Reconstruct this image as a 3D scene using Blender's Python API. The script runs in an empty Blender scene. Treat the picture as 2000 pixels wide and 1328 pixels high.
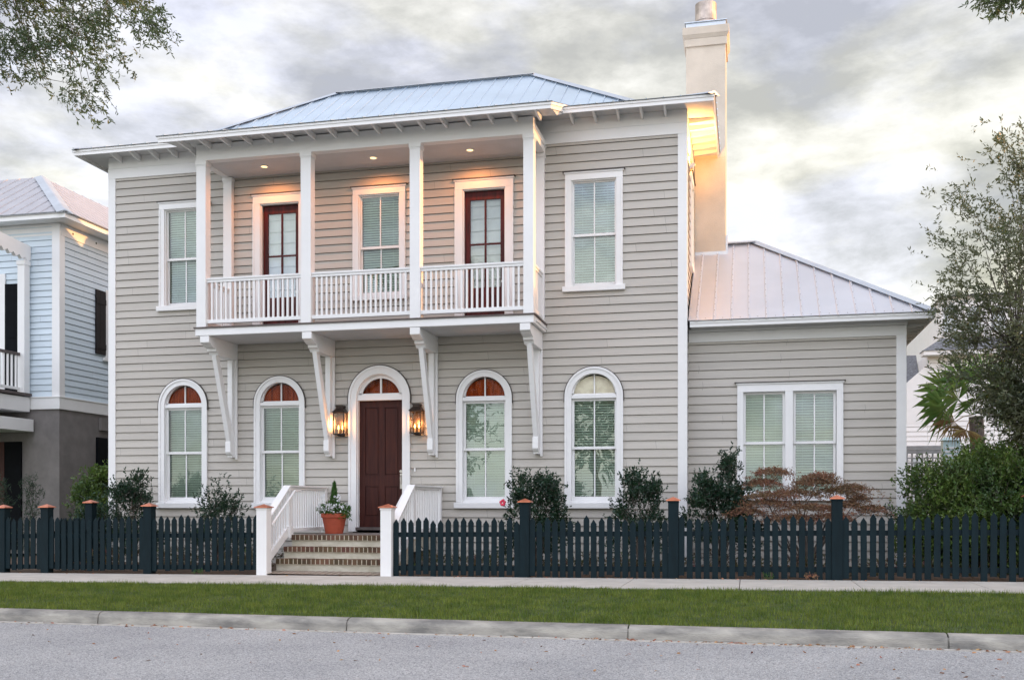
import bpy, math, random
import numpy as np
from mathutils import Vector, Matrix
random.seed(7)
RNG = np.random.default_rng(11)
R = math.radians
C = bpy.context.scene.collection
SC = bpy.context.scene

# ------------------------------------------------------------------ camera
cam_d = bpy.data.cameras.new('camera'); cam = bpy.data.objects.new('camera', cam_d); C.objects.link(cam)
cam.location = (0, 0, 1.19)
cam.rotation_euler = (R(90), 0, math.atan(460 / 2000.0))
cam_d.lens = 36.0; cam_d.sensor_width = 36.0
cam_d.shift_y = (985 - 664) / 2000.0
cam_d.clip_end = 1500
SC.camera = cam

# ------------------------------------------------------------------ sun and sky
SUN_AZ, SUN_EL = 80.0, 8.0      # azimuth measured from +Y towards +X
SUN_DIR = Vector((math.sin(R(SUN_AZ)) * math.cos(R(SUN_EL)), math.cos(R(SUN_AZ)) * math.cos(R(SUN_EL)), math.sin(R(SUN_EL))))
sd = bpy.data.lights.new('sun', 'SUN'); sd.energy = 5.0; sd.angle = R(0.6); sd.color = (1.0, 0.47, 0.15)
so = bpy.data.objects.new('sun', sd); C.objects.link(so)
so.rotation_euler = SUN_DIR.to_track_quat('Z', 'Y').to_euler(); so.location = (60, 60, 30)

SC.view_settings.view_transform = 'Standard'; SC.view_settings.look = 'None'
SC.view_settings.exposure = 0.0; SC.view_settings.gamma = 1.0
SC.cycles.max_bounces = 8; SC.cycles.transparent_max_bounces = 16
SC.cycles.sample_clamp_indirect = 6.0

W = bpy.data.worlds.new('World'); SC.world = W; W.use_nodes = True
nt = W.node_tree; N = nt.nodes; N.clear()
def wn(t, **k):
    n = N.new(t)
    for a, b in k.items(): setattr(n, a, b)
    return n
out = wn('ShaderNodeOutputWorld')
sky = wn('ShaderNodeTexSky', sky_type='NISHITA'); sky.sun_disc = False
sky.sun_elevation = R(SUN_EL); sky.sun_rotation = R(SUN_AZ)
bg1 = wn('ShaderNodeBackground'); bg1.inputs[1].default_value = 0.05
nt.links.new(sky.outputs[0], bg1.inputs[0])
tc = wn('ShaderNodeTexCoord'); sep = wn('ShaderNodeSeparateXYZ'); nt.links.new(tc.outputs['Generated'], sep.inputs[0])
def wm(op, a, b=None, clamp=False):
    n = wn('ShaderNodeMath', operation=op, use_clamp=clamp)
    for i, v in enumerate((a, b)):
        if v is None: continue
        if isinstance(v, (int, float)): n.inputs[i].default_value = v
        else: nt.links.new(v, n.inputs[i])
    return n.outputs[0]
zz = wm('ADD', wm('MAXIMUM', sep.outputs['Z'], 0.0), 0.42)
cx_ = wm('DIVIDE', sep.outputs['X'], zz); cy_ = wm('DIVIDE', sep.outputs['Y'], zz)
comb = wn('ShaderNodeCombineXYZ'); nt.links.new(cx_, comb.inputs[0]); nt.links.new(cy_, comb.inputs[1])
mp = wn('ShaderNodeMapping'); mp.inputs['Scale'].default_value = (1.0, 1.0, 2.3); mp.inputs['Rotation'].default_value = (0, R(16), 0); mp.inputs['Location'].default_value = (5.3, 0.4, 1.2)
nt.links.new(tc.outputs['Generated'], mp.inputs[0])
def wnoise(scale, det, rough, dist, w=0):
    n = wn('ShaderNodeTexNoise'); n.inputs['Scale'].default_value = scale; n.inputs['Detail'].default_value = det
    n.inputs['Roughness'].default_value = rough; n.inputs['Distortion'].default_value = dist
    nt.links.new(mp.outputs[0], n.inputs['Vector']); return n.outputs[0]
def wramp(src, stops):
    r = wn('ShaderNodeValToRGB'); e = r.color_ramp.elements
    while len(e) < len(stops): e.new(0.5)
    for i, (p, c) in enumerate(stops): e[i].position = p; e[i].color = (*c, 1)
    nt.links.new(src, r.inputs[0]); return r.outputs[0]
def wmix(kind, fac, a, b):
    m = wn('ShaderNodeMix', data_type='RGBA', blend_type=kind)
    if isinstance(fac, (int, float)): m.inputs[0].default_value = fac
    else: nt.links.new(fac, m.inputs[0])
    for i, v in ((6, a), (7, b)):
        if isinstance(v, tuple): m.inputs[i].default_value = (*v, 1)
        else: nt.links.new(v, m.inputs[i])
    return m.outputs[2]
puff = wm('ADD', wm('MULTIPLY', wnoise(3.6, 6, 0.5, 0.0), 0.55), wm('MULTIPLY', wnoise(10.0, 12, 0.62, 0.12), 0.45))
clouds = wramp(puff, [(0.39, (0.52, 0.515, 0.48)), (0.45, (0.70, 0.695, 0.65)), (0.50, (0.90, 0.895, 0.86)), (0.56, (1.12, 1.12, 1.11))])
tint = wramp(wnoise(3.0, 6, 0.55, 0.2), [(0.45, (1.03, 1.0, 0.92)), (0.56, (0.90, 0.91, 1.07))])
col = wmix('MULTIPLY', 1.0, clouds, tint)
low = wm('SUBTRACT', 1.0, wm('MULTIPLY', sep.outputs['Z'], 2.6), True)
col = wmix('MULTIPLY', low, col, (1.08, 1.03, 0.84))
# higher up the cloud is thinner and paler
hi = wm('MULTIPLY', wm('SUBTRACT', sep.outputs['Z'], 0.18), 1.9, True)
col = wmix('MIX', wm('MULTIPLY', hi, 0.32), col, (0.93, 0.93, 1.07))
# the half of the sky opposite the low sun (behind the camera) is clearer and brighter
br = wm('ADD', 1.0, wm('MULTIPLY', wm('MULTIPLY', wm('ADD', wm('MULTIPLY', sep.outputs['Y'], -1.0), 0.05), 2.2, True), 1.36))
dp = wn('ShaderNodeVectorMath', operation='DOT_PRODUCT'); nt.links.new(tc.outputs['Generated'], dp.inputs[0]); dp.inputs[1].default_value = SUN_DIR[:]
glow = wm('POWER', wm('MAXIMUM', dp.outputs['Value'], 0.0), 14.0)
gv = wn('ShaderNodeVectorMath', operation='SCALE'); gv.inputs[0].default_value = (3.2, 1.45, 0.45); nt.links.new(glow, gv.inputs['Scale'])
ga = wn('ShaderNodeVectorMath', operation='ADD'); nt.links.new(col, ga.inputs[0]); nt.links.new(gv.outputs[0], ga.inputs[1]); col = ga.outputs[0]
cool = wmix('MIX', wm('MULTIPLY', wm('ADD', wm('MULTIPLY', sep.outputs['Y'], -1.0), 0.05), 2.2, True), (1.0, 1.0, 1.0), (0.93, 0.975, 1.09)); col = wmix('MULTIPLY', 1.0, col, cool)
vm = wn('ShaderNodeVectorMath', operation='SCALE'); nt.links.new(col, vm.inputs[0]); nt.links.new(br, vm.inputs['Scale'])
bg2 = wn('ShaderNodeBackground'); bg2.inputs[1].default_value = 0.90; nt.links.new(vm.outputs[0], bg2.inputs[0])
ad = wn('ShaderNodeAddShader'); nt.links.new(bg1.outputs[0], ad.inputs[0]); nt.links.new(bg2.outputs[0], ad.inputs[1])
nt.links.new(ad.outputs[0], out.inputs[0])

# ------------------------------------------------------------------ materials
def mat(name, col, rough=0.6, metal=0.0, var=0.08, vscale=3.0, bump=0.0, bscale=80.0, spec=0.5, stretch=(1, 1, 1), island=0.0, second=None, detail=4, trans=None, coat=0):
    m = bpy.data.materials.new(name); m.use_nodes = True
    t = m.node_tree; n = t.nodes; b = n['Principled BSDF']
    b.inputs['Roughness'].default_value = rough; b.inputs['Metallic'].default_value = metal
    b.inputs['Specular IOR Level'].default_value = spec
    tcn = n.new('ShaderNodeTexCoord'); mpn = n.new('ShaderNodeMapping'); mpn.inputs['Scale'].default_value = stretch
    g = n.new('ShaderNodeNewGeometry'); t.links.new(g.outputs['Position'], mpn.inputs[0])
    nz = n.new('ShaderNodeTexNoise'); nz.inputs['Scale'].default_value = vscale; nz.inputs['Detail'].default_value = detail; nz.inputs['Roughness'].default_value = 0.6
    t.links.new(mpn.outputs[0], nz.inputs['Vector'])
    rp = n.new('ShaderNodeValToRGB'); e = rp.color_ramp.elements
    lo = second if second else tuple(c * (1 - var) for c in col)
    hi_ = col if second else tuple(min(1, c * (1 + var)) for c in col)
    e[0].position = 0.35; e[0].color = (*lo, 1); e[1].position = 0.65; e[1].color = (*hi_, 1)
    t.links.new(nz.outputs[0], rp.inputs[0]); src = rp.outputs[0]
    if island:
        hs = n.new('ShaderNodeHueSaturation'); mr = n.new('ShaderNodeMapRange')
        mr.inputs['To Min'].default_value = 1 - island; mr.inputs['To Max'].default_value = 1 + island
        t.links.new(g.outputs['Random Per Island'], mr.inputs[0]); t.links.new(mr.outputs[0], hs.inputs['Value'])
        mr2 = n.new('ShaderNodeMapRange'); mr2.inputs['To Min'].default_value = 0.5 - island * 0.06; mr2.inputs['To Max'].default_value = 0.5 + island * 0.06
        mu = n.new('ShaderNodeMath'); mu.operation = 'FRACT'; mm = n.new('ShaderNodeMath'); mm.operation = 'MULTIPLY'; mm.inputs[1].default_value = 17.3
        t.links.new(g.outputs['Random Per Island'], mm.inputs[0]); t.links.new(mm.outputs[0], mu.inputs[0]); t.links.new(mu.outputs[0], mr2.inputs[0])
        t.links.new(mr2.outputs[0], hs.inputs['Hue']); t.links.new(src, hs.inputs['Color']); src = hs.outputs[0]
    t.links.new(src, b.inputs['Base Color'])
    if bump:
        n2 = n.new('ShaderNodeTexNoise'); n2.inputs['Scale'].default_value = bscale; n2.inputs['Detail'].default_value = 3
        t.links.new(mpn.outputs[0], n2.inputs['Vector'])
        bp = n.new('ShaderNodeBump'); bp.inputs['Strength'].default_value = bump; bp.inputs['Distance'].default_value = 0.01
        t.links.new(n2.outputs[0], bp.inputs['Height']); t.links.new(bp.outputs[0], b.inputs['Normal'])
    if trans:
        o = n['Material Output']; tr = n.new('ShaderNodeBsdfTranslucent'); tr.inputs[0].default_value = (*trans, 1)
        mx = n.new('ShaderNodeMixShader'); mx.inputs[0].default_value = 0.3
        t.links.new(b.outputs[0], mx.inputs[1]); t.links.new(tr.outputs[0], mx.inputs[2]); t.links.new(mx.outputs[0], o.inputs[0])
    return m

M = {}
M['siding'] = mat('siding_paint', (0.475, 0.446, 0.402), 0.55, var=0.05, vscale=1.2, bump=0.25, bscale=14, stretch=(0.35, 0.35, 6))
M['white'] = mat('white_paint', (0.80, 0.80, 0.80), 0.45, var=0.025, vscale=1.5, bump=0.06, bscale=30)
M['soffit'] = mat('soffit_paint', (0.60, 0.60, 0.61), 0.6, var=0.05, vscale=2.0, bump=0.1, bscale=20)
M['flash'] = mat('dark_flashing', (0.06, 0.05, 0.045), 0.5, var=0.2)
M['metal_wing'] = mat('galvalume_wing', (0.70, 0.715, 0.77), 0.42, metal=0.75, var=0.05, vscale=0.6, bump=0.03, bscale=6)
M['metal'] = mat('galvalume', (0.62, 0.73, 0.84), 0.42, metal=0.75, var=0.06, vscale=0.7, bump=0.03, bscale=6)
M['metal_nb'] = mat('neighbour_roof_metal', (0.44, 0.44, 0.475), 0.5, metal=0.2, var=0.06)
M['metal_cap'] = mat('galvalume_trim', (0.58, 0.63, 0.70), 0.45, metal=0.7, var=0.08, vscale=1.5)
M['drip'] = mat('drip_edge', (0.16, 0.17, 0.18), 0.5, metal=0.5, var=0.25, vscale=9)
M['screw'] = mat('screw_heads', (0.22, 0.20, 0.20), 0.5, metal=0.6)
M['stucco'] = mat('chimney_stucco', (0.64, 0.56, 0.47), 0.85, var=0.10, vscale=1.3, bump=0.5, bscale=60)
M['flue'] = mat('flue_steel', (0.45, 0.38, 0.33), 0.38, metal=0.9, var=0.25, vscale=5)
M['mahog'] = mat('mahogany', (0.060, 0.015, 0.010), 0.5, spec=0.25, var=0.3, vscale=3, bump=0.15, bscale=9, stretch=(6, 6, 0.6), second=(0.034, 0.008, 0.007))
M['mahog2'] = mat('mahogany_red', (0.105, 0.013, 0.013), 0.5, spec=0.25, var=0.3, vscale=3, stretch=(6, 6, 0.6), second=(0.04, 0.009, 0.010))
M['blind'] = mat('blind_slats', (0.70, 0.74, 0.68), 0.55, var=0.03)
M['shade'] = mat('roman_shade', (0.74, 0.76, 0.74), 0.8, var=0.06, vscale=5, bump=0.2, bscale=10)
M['fanwood'] = mat('fan_shutter_wood', (0.40, 0.075, 0.014), 0.6, spec=0.1, var=0.3, vscale=3, second=(0.17, 0.028, 0.007), stretch=(8, 1, 1))
M['fanreflect'] = mat('fan_pale_reflection', (0.90, 0.86, 0.76), 0.7, var=0.2, vscale=5)  # pale panel whose colour carries the bright reflection of the right-hand fanlight
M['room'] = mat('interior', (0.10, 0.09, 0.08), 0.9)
M['deck'] = mat('deck_boards', (0.10, 0.08, 0.075), 0.7, var=0.25, vscale=6)
M['picket'] = mat('fence_paint', (0.0042, 0.0135, 0.019), 0.62, var=0.16, spec=0.17, vscale=4, bump=0.2, bscale=22, stretch=(3, 3, 0.6), island=0.14)
M['copper'] = mat('copper_cap', (0.72, 0.26, 0.16), 0.34, metal=0.75, var=0.12, vscale=14)
M['concrete'] = mat('sidewalk_concrete', (0.50, 0.475, 0.43), 0.85, var=0.1, vscale=2.5, bump=0.35, bscale=90, detail=8)
M['curb'] = mat('curb_concrete', (0.42, 0.40, 0.355), 0.9, var=0.2, vscale=4.2, bump=0.8, bscale=60, second=(0.17, 0.165, 0.155), detail=10, stretch=(0.45, 1, 1.6))
M['gutter'] = mat('gutter_lip', (0.46, 0.44, 0.40), 0.9, var=0.2, vscale=9, bump=0.4)
M['mulch'] = mat('mulch', (0.13, 0.085, 0.055), 0.95, var=0.5, vscale=16, bump=1.0, bscale=40, second=(0.05, 0.03, 0.02), detail=8)
M['turf'] = mat('turf_soil', (0.05, 0.075, 0.02), 0.95, var=0.3, vscale=10, bump=0.6, bscale=60)
M['grass'] = mat('grass_blades', (0.205, 0.25, 0.045), 0.6, vscale=3.4, detail=7, second=(0.065, 0.115, 0.018), island=0.42, trans=(0.16, 0.24, 0.04), spec=0.25)
M['brick'] = mat('step_brick', (0.14, 0.06, 0.042), 0.85, vscale=3, second=(0.075, 0.055, 0.026), bump=0.6, bscale=70, island=0.3)
M['mortar'] = mat('mortar', (0.52, 0.46, 0.36), 0.95, var=0.18, vscale=18, bump=0.5)
M['riser'] = mat('painted_riser', (0.58, 0.55, 0.47), 0.75, vscale=5, var=0.2, second=(0.44, 0.41, 0.33), bump=0.3, bscale=40, stretch=(1, 1, 2))
M['paver'] = mat('landing_paver', (0.20, 0.17, 0.15), 0.85, vscale=9, var=0.25, bump=0.3)
M['terracotta'] = mat('terracotta', (0.40, 0.075, 0.035), 0.6, vscale=6, var=0.12, bump=0.15)
M['bronze'] = mat('lantern_bronze', (0.045, 0.032, 0.026), 0.45, metal=0.6, var=0.3, vscale=20)
M['chrome'] = mat('door_hardware', (0.6, 0.58, 0.55), 0.3, metal=1.0)
M['bluesiding'] = mat('blue_siding', (0.60, 0.69, 0.76), 0.6, var=0.05, vscale=2, bump=0.2, bscale=14, stretch=(0.4, 0.4, 5))
M['greystucco'] = mat('grey_stucco', (0.20, 0.185, 0.18), 0.9, var=0.12, vscale=3, bump=0.8, bscale=70)
M['shutterblack'] = mat('black_shutter', (0.005, 0.006, 0.008), 0.7, spec=0.08, var=0.2)
M['shutterbrown'] = mat('brown_shutter', (0.022, 0.017, 0.018), 0.6, spec=0.2, var=0.2)
M['bgwhite'] = mat('pale_house_paint', (0.82, 0.79, 0.78), 0.6, var=0.03)
M['shingle'] = mat('shingles', (0.16, 0.165, 0.18), 0.85, var=0.3, vscale=12, bump=0.5)
M['bark'] = mat('bark', (0.11, 0.09, 0.075), 0.9, var=0.35, vscale=9, bump=1.0, bscale=30, stretch=(2, 2, 0.5))
M['leaf_oak'] = mat('oak_leaves', (0.14, 0.175, 0.07), 0.5, vscale=2.2, second=(0.06, 0.10, 0.065), island=0.4, trans=(0.14, 0.2, 0.05))
M['leaf_right'] = mat('holly_oak_leaves', (0.17, 0.175, 0.10), 0.42, vscale=1.6, second=(0.07, 0.095, 0.06), island=0.4, trans=(0.16, 0.19, 0.05))
M['leaf_cam'] = mat('camellia_leaves', (0.022, 0.060, 0.034), 0.30, vscale=3, second=(0.012, 0.036, 0.024), island=0.4, trans=(0.05, 0.1, 0.03))
M['leaf_maple'] = mat('japanese_maple_leaves', (0.30, 0.135, 0.085), 0.6, vscale=2.5, second=(0.19, 0.14, 0.07), island=0.4, trans=(0.25, 0.10, 0.05))
M['leaf_hedge'] = mat('hedge_leaves', (0.12, 0.19, 0.035), 0.45, vscale=1.8, second=(0.035, 0.08, 0.025), island=0.4, trans=(0.14, 0.22, 0.04))
M['leaf_bright'] = mat('bright_shrub_leaves', (0.06, 0.16, 0.03), 0.5, vscale=3, second=(0.03, 0.08, 0.02), island=0.35, trans=(0.12, 0.25, 0.04))
M['palm'] = mat('palm_fronds', (0.12, 0.26, 0.06), 0.5, vscale=2, second=(0.16, 0.25, 0.05), island=0.3, trans=(0.22, 0.33, 0.06))
M['palmdry'] = mat('dry_palm_frond', (0.34, 0.27, 0.10), 0.7, vscale=3, second=(0.22, 0.13, 0.06), island=0.3, trans=(0.3, 0.22, 0.06))
M['autumn'] = mat('autumn_leaves', (0.6, 0.33, 0.06), 0.6, vscale=1, island=0.3, trans=(0.7, 0.4, 0.05))
M['deadleaf'] = mat('fallen_leaves', (0.30, 0.11, 0.06), 0.8, vscale=8, second=(0.42, 0.25, 0.13), island=0.4)
M['petal'] = mat('white_petals', (0.78, 0.80, 0.82), 0.6, var=0.05)
M['pink'] = mat('pink_petals', (0.75, 0.06, 0.12), 0.5, var=0.1)
M['groundcover'] = mat('groundcover_leaves', (0.07, 0.11, 0.035), 0.6, vscale=5, second=(0.13, 0.04, 0.05), island=0.5, trans=(0.14, 0.16, 0.05))
M['bgpane'] = mat('far_pane', (0.45, 0.48, 0.5), 0.2, spec=0.8)
M['box'] = mat('utility_box_paint', (0.50, 0.66, 0.68), 0.5)
M['greywood'] = mat('grey_lattice', (0.36, 0.36, 0.36), 0.8, var=0.15, vscale=5)

def board_variation(m, exp, zref, amt=0.035):
    t = m.node_tree; n = t.nodes; b = n['Principled BSDF']; src = b.inputs['Base Color'].links[0].from_socket
    g = n.new('ShaderNodeNewGeometry'); sx = n.new('ShaderNodeSeparateXYZ'); t.links.new(g.outputs['Position'], sx.inputs[0])
    def mth(op, a, c):
        k = n.new('ShaderNodeMath'); k.operation = op
        for i, v in enumerate((a, c)):
            if isinstance(v, (int, float)): k.inputs[i].default_value = v
            elif v is not None: t.links.new(v, k.inputs[i])
        return k.outputs[0]
    row = mth('FLOOR', mth('DIVIDE', mth('SUBTRACT', sx.outputs['Z'], zref + .002), exp), None)
    w1 = n.new('ShaderNodeTexWhiteNoise'); w1.noise_dimensions = '1D'; t.links.new(row, w1.inputs['W'])
    u = mth('ADD', mth('DIVIDE', mth('ADD', sx.outputs['X'], sx.outputs['Y']), 3.7), mth('MULTIPLY', w1.outputs[0], 5.0))
    cb = n.new('ShaderNodeCombineXYZ'); t.links.new(row, cb.inputs[0]); t.links.new(mth('FLOOR', u, None), cb.inputs[1])
    w2 = n.new('ShaderNodeTexWhiteNoise'); t.links.new(cb.outputs[0], w2.inputs['Vector'])
    fr = mth('FRACT', u, None); joint = mth('LESS_THAN', fr, 0.0016)
    val = mth('SUBTRACT', mth('ADD', 1.0 - amt, mth('MULTIPLY', w2.outputs[0], 2 * amt)), mth('MULTIPLY', joint, 0.45))
    hs = n.new('ShaderNodeHueSaturation'); t.links.new(val, hs.inputs['Value']); t.links.new(src, hs.inputs['Color']); t.links.new(hs.outputs[0], b.inputs['Base Color'])
board_variation(M['siding'], 0.1586, 7.915)
board_variation(M['bluesiding'], 0.165, 4.0)

def asphalt():
    m = bpy.data.materials.new('asphalt'); m.use_nodes = True; t = m.node_tree; n = t.nodes; b = n['Principled BSDF']
    b.inputs['Roughness'].default_value = 0.85
    g = n.new('ShaderNodeNewGeometry')
    v = n.new('ShaderNodeTexVoronoi'); v.inputs['Scale'].default_value = 95; t.links.new(g.outputs['Position'], v.inputs['Vector'])
    r = n.new('ShaderNodeValToRGB'); e = r.color_ramp.elements; e.new(0.5)
    for i, (p, c) in enumerate([(0.0, (0.18, 0.184, 0.187)), (0.4, (0.315, 0.322, 0.328)), (1.0, (0.54, 0.545, 0.545))]): e[i].position = p; e[i].color = (*c, 1)
    sp = n.new('ShaderNodeSeparateColor'); t.links.new(v.outputs['Color'], sp.inputs[0]); t.links.new(sp.outputs[0], r.inputs[0])
    nz = n.new('ShaderNodeTexNoise'); nz.inputs['Scale'].default_value = 0.8; nz.inputs['Detail'].default_value = 8; t.links.new(g.outputs['Position'], nz.inputs['Vector'])
    r2 = n.new('ShaderNodeValToRGB'); r2.color_ramp.elements[0].position = 0.3; r2.color_ramp.elements[0].color = (0.86, 0.86, 0.87, 1); r2.color_ramp.elements[1].position = 0.7; r2.color_ramp.elements[1].color = (1.08, 1.07, 1.06, 1)
    t.links.new(nz.outputs[0], r2.inputs[0])
    mx = n.new('ShaderNodeMix'); mx.data_type = 'RGBA'; mx.blend_type = 'MULTIPLY'; mx.inputs[0].default_value = 1
    t.links.new(r.outputs[0], mx.inputs[6]); t.links.new(r2.outputs[0], mx.inputs[7]); t.links.new(mx.outputs[2], b.inputs['Base Color'])
    bp = n.new('ShaderNodeBump'); bp.inputs['Strength'].default_value = 0.7; bp.inputs['Distance'].default_value = 0.006
    t.links.new(v.outputs['Distance'], bp.inputs['Height']); t.links.new(bp.outputs[0], b.inputs['Normal'])
    return m
M['asphalt'] = asphalt()

def brickfloor():
    m = mat('diagonal_brick_paving', (0.2, 0.15, 0.12), 0.9)
    t = m.node_tree; n = t.nodes; b = n['Principled BSDF']
    g = n.new('ShaderNodeNewGeometry'); mp_ = n.new('ShaderNodeMapping'); mp_.inputs['Rotation'].default_value = (0, 0, R(45))
    t.links.new(g.outputs['Position'], mp_.inputs[0])
    br_ = n.new('ShaderNodeTexBrick'); br_.inputs['Scale'].default_value = 1.0; br_.inputs['Brick Width'].default_value = 0.2; br_.inputs['Row Height'].default_value = 0.09
    br_.inputs['Mortar Size'].default_value = 0.012; br_.inputs['Color1'].default_value = (0.24, 0.17, 0.13, 1); br_.inputs['Color2'].default_value = (0.15, 0.12, 0.09, 1); br_.inputs['Mortar'].default_value = (0.42, 0.38, 0.31, 1)
    t.links.new(mp_.outputs[0], br_.inputs['Vector']); t.links.new(br_.outputs[0], b.inputs['Base Color'])
    return m
M['brickfloor'] = brickfloor()

def glass(name, tint, refl, rough=0.0):
    m = bpy.data.materials.new(name); m.use_nodes = True; t = m.node_tree; n = t.nodes; n.clear()
    o = n.new('ShaderNodeOutputMaterial'); tr = n.new('ShaderNodeBsdfTransparent'); tr.inputs[0].default_value = (*tint, 1)
    gl = n.new('ShaderNodeBsdfGlossy'); gl.inputs['Roughness'].default_value = rough; gl.inputs['Color'].default_value = (0.9, 0.97, 1.0, 1)
    fr = n.new('ShaderNodeFresnel'); fr.inputs[0].default_value = 1.5
    a = n.new('ShaderNodeMath'); a.operation = 'ADD'; a.inputs[1].default_value = refl; a.use_clamp = True; t.links.new(fr.outputs[0], a.inputs[0])
    nz = n.new('ShaderNodeTexNoise'); nz.inputs['Scale'].default_value = 1.3; g = n.new('ShaderNodeNewGeometry'); t.links.new(g.outputs['Position'], nz.inputs['Vector'])
    bp = n.new('ShaderNodeBump'); bp.inputs['Strength'].default_value = 0.06; bp.inputs['Distance'].default_value = 0.05; t.links.new(nz.outputs[0], bp.inputs['Height']); t.links.new(bp.outputs[0], gl.inputs['Normal'])
    mx = n.new('ShaderNodeMixShader'); t.links.new(a.outputs[0], mx.inputs[0]); t.links.new(tr.outputs[0], mx.inputs[1]); t.links.new(gl.outputs[0], mx.inputs[2]); t.links.new(mx.outputs[0], o.inputs[0])
    return m
M['glass'] = glass('window_glass', (0.80, 0.90, 0.84), 0.07)
M['glass_hi'] = glass('upper_window_glass', (0.74, 0.88, 0.86), 0.20)
M['glass_fan'] = glass('fanlight_glass', (1.0, 0.96, 0.9), -0.03)
M['glass_door'] = glass('door_glass', (0.93, 0.96, 0.95), 0.10)
M['lampglass'] = glass('lantern_glass', (0.9, 0.86, 0.8), 0.03)
def emit(name, c, s):
    m = bpy.data.materials.new(name); m.use_nodes = True; n = m.node_tree.nodes; n.clear()
    o = n.new('ShaderNodeOutputMaterial'); e = n.new('ShaderNodeEmission'); e.inputs[0].default_value = (*c, 1); e.inputs[1].default_value = s
    m.node_tree.links.new(e.outputs[0], o.inputs[0]); return m
M['flame'] = emit('flame', (1.0, 0.55, 0.12), 14)
M['lamp'] = emit('downlight_lens', (1.0, 0.66, 0.28), 3.0)

# ------------------------------------------------------------------ object helpers
ORG = {}
def setp(o, label=None, cat=None, group=None, kind=None):
    if label: o['label'] = label
    if cat: o['category'] = cat
    if group: o['group'] = group
    if kind: o['kind'] = kind
    return o
def thing(name, label, cat, loc, group=None):
    o = bpy.data.objects.new(name, None); o.empty_display_size = 0.2; C.objects.link(o); o.location = loc
    ORG[o.name] = Vector(loc); return setp(o, label, cat, group)
class MB:
    def __init__(s): s.v = []; s.f = []; s.m = []; s.cur = 0
    def add(s, vs, fs):
        b = len(s.v); s.v += [tuple(v) for v in vs]; s.f += [tuple(b + i for i in f) for f in fs]; s.m += [s.cur] * len(fs); return s
    def box(s, x0, x1, y0, y1, z0, z1):
        return s.add([(x0, y0, z0), (x1, y0, z0), (x1, y1, z0), (x0, y1, z0), (x0, y0, z1), (x1, y0, z1), (x1, y1, z1), (x0, y1, z1)],
                     [(0, 3, 2, 1), (4, 5, 6, 7), (0, 1, 5, 4), (1, 2, 6, 5), (2, 3, 7, 6), (3, 0, 4, 7)])
    def frust(s, x0, x1, y0, y1, z0, X0, X1, Y0, Y1, z1):
        return s.add([(x0, y0, z0), (x1, y0, z0), (x1, y1, z0), (x0, y1, z0), (X0, Y0, z1), (X1, Y0, z1), (X1, Y1, z1), (X0, Y1, z1)],
                     [(0, 3, 2, 1), (4, 5, 6, 7), (0, 1, 5, 4), (1, 2, 6, 5), (2, 3, 7, 6), (3, 0, 4, 7)])
    def quad(s, a, b, c, d): return s.add([a, b, c, d], [(0, 1, 2, 3)])
    def poly(s, pts): return s.add(pts, [tuple(range(len(pts)))])
    def prism(s, pts, vec):   # planar outline pushed along vec
        n = len(pts); q = [tuple(p[i] + vec[i] for i in range(3)) for p in pts]
        return s.add(list(pts) + q, [tuple(range(n)), tuple(range(2 * n - 1, n - 1, -1))] + [(i, i + n, (i + 1) % n + n, (i + 1) % n) for i in range(n)])
    def bar(s, a, b, w, h, up=(0, 0, 1)):
        a = Vector(a); b = Vector(b); d = (b - a).normalized(); u = Vector(up); sx = d.cross(u).normalized(); u = sx.cross(d).normalized()
        vs = []
        for p in (a, b):
            for i, j in ((-1, -1), (1, -1), (1, 1), (-1, 1)): vs.append(p + sx * (i * w / 2) + u * (j * h / 2))
        return s.add(vs, [(0, 3, 2, 1), (4, 5, 6, 7), (0, 1, 5, 4), (1, 2, 6, 5), (2, 3, 7, 6), (3, 0, 4, 7)])
    def ring(s, cx, zc, r0, r1, y0, y1, a0=0, a1=math.pi, n=36):
        vs = []; fs = []
        for i in range(n + 1):
            a = a0 + (a1 - a0) * i / n; c, q = math.cos(a), math.sin(a)
            vs += [(cx + r0 * c, y0, zc + r0 * q), (cx + r1 * c, y0, zc + r1 * q), (cx + r1 * c, y1, zc + r1 * q), (cx + r0 * c, y1, zc + r0 * q)]
        for i in range(n):
            k = 4 * i
            for j in range(4): fs.append((k + j, k + (j + 1) % 4, k + 4 + (j + 1) % 4, k + 4 + j))
        fs += [(0, 3, 2, 1), (4 * n, 4 * n + 1, 4 * n + 2, 4 * n + 3)]
        return s.add(vs, fs)
    def tube(s, pts, rad, n=8, cap=True):
        vs = []; fs = []; P = [Vector(p) for p in pts]
        if not hasattr(rad, '__len__'): rad = [rad] * len(P)
        for i, p in enumerate(P):
            d = (P[min(i + 1, len(P) - 1)] - P[max(i - 1, 0)]).normalized()
            a = d.cross(Vector((0.31, 0.2, 0.93))); a = a.normalized() if a.length > 1e-3 else Vector((1, 0, 0)); b = d.cross(a).normalized()
            for k in range(n):
                t = 2 * math.pi * k / n; vs.append(p + (a * math.cos(t) + b * math.sin(t)) * rad[i])
        for i in range(len(P) - 1):
            for k in range(n): fs.append((i * n + k, i * n + (k + 1) % n, (i + 1) * n + (k + 1) % n, (i + 1) * n + k))
        if cap: fs += [tuple(range(n - 1, -1, -1)), tuple((len(P) - 1) * n + k for k in range(n))]
        return s.add(vs, fs)
    def lathe(s, cx, cy, prof, n=28):
        vs = []; fs = []
        for r, z in prof:
            for k in range(n):
                t = 2 * math.pi * k / n; vs.append((cx + r * math.cos(t), cy + r * math.sin(t), z))
        for i in range(len(prof) - 1):
            for k in range(n): fs.append((i * n + k, i * n + (k + 1) % n, (i + 1) * n + (k + 1) % n, (i + 1) * n + k))
        return s.add(vs, fs)
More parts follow.
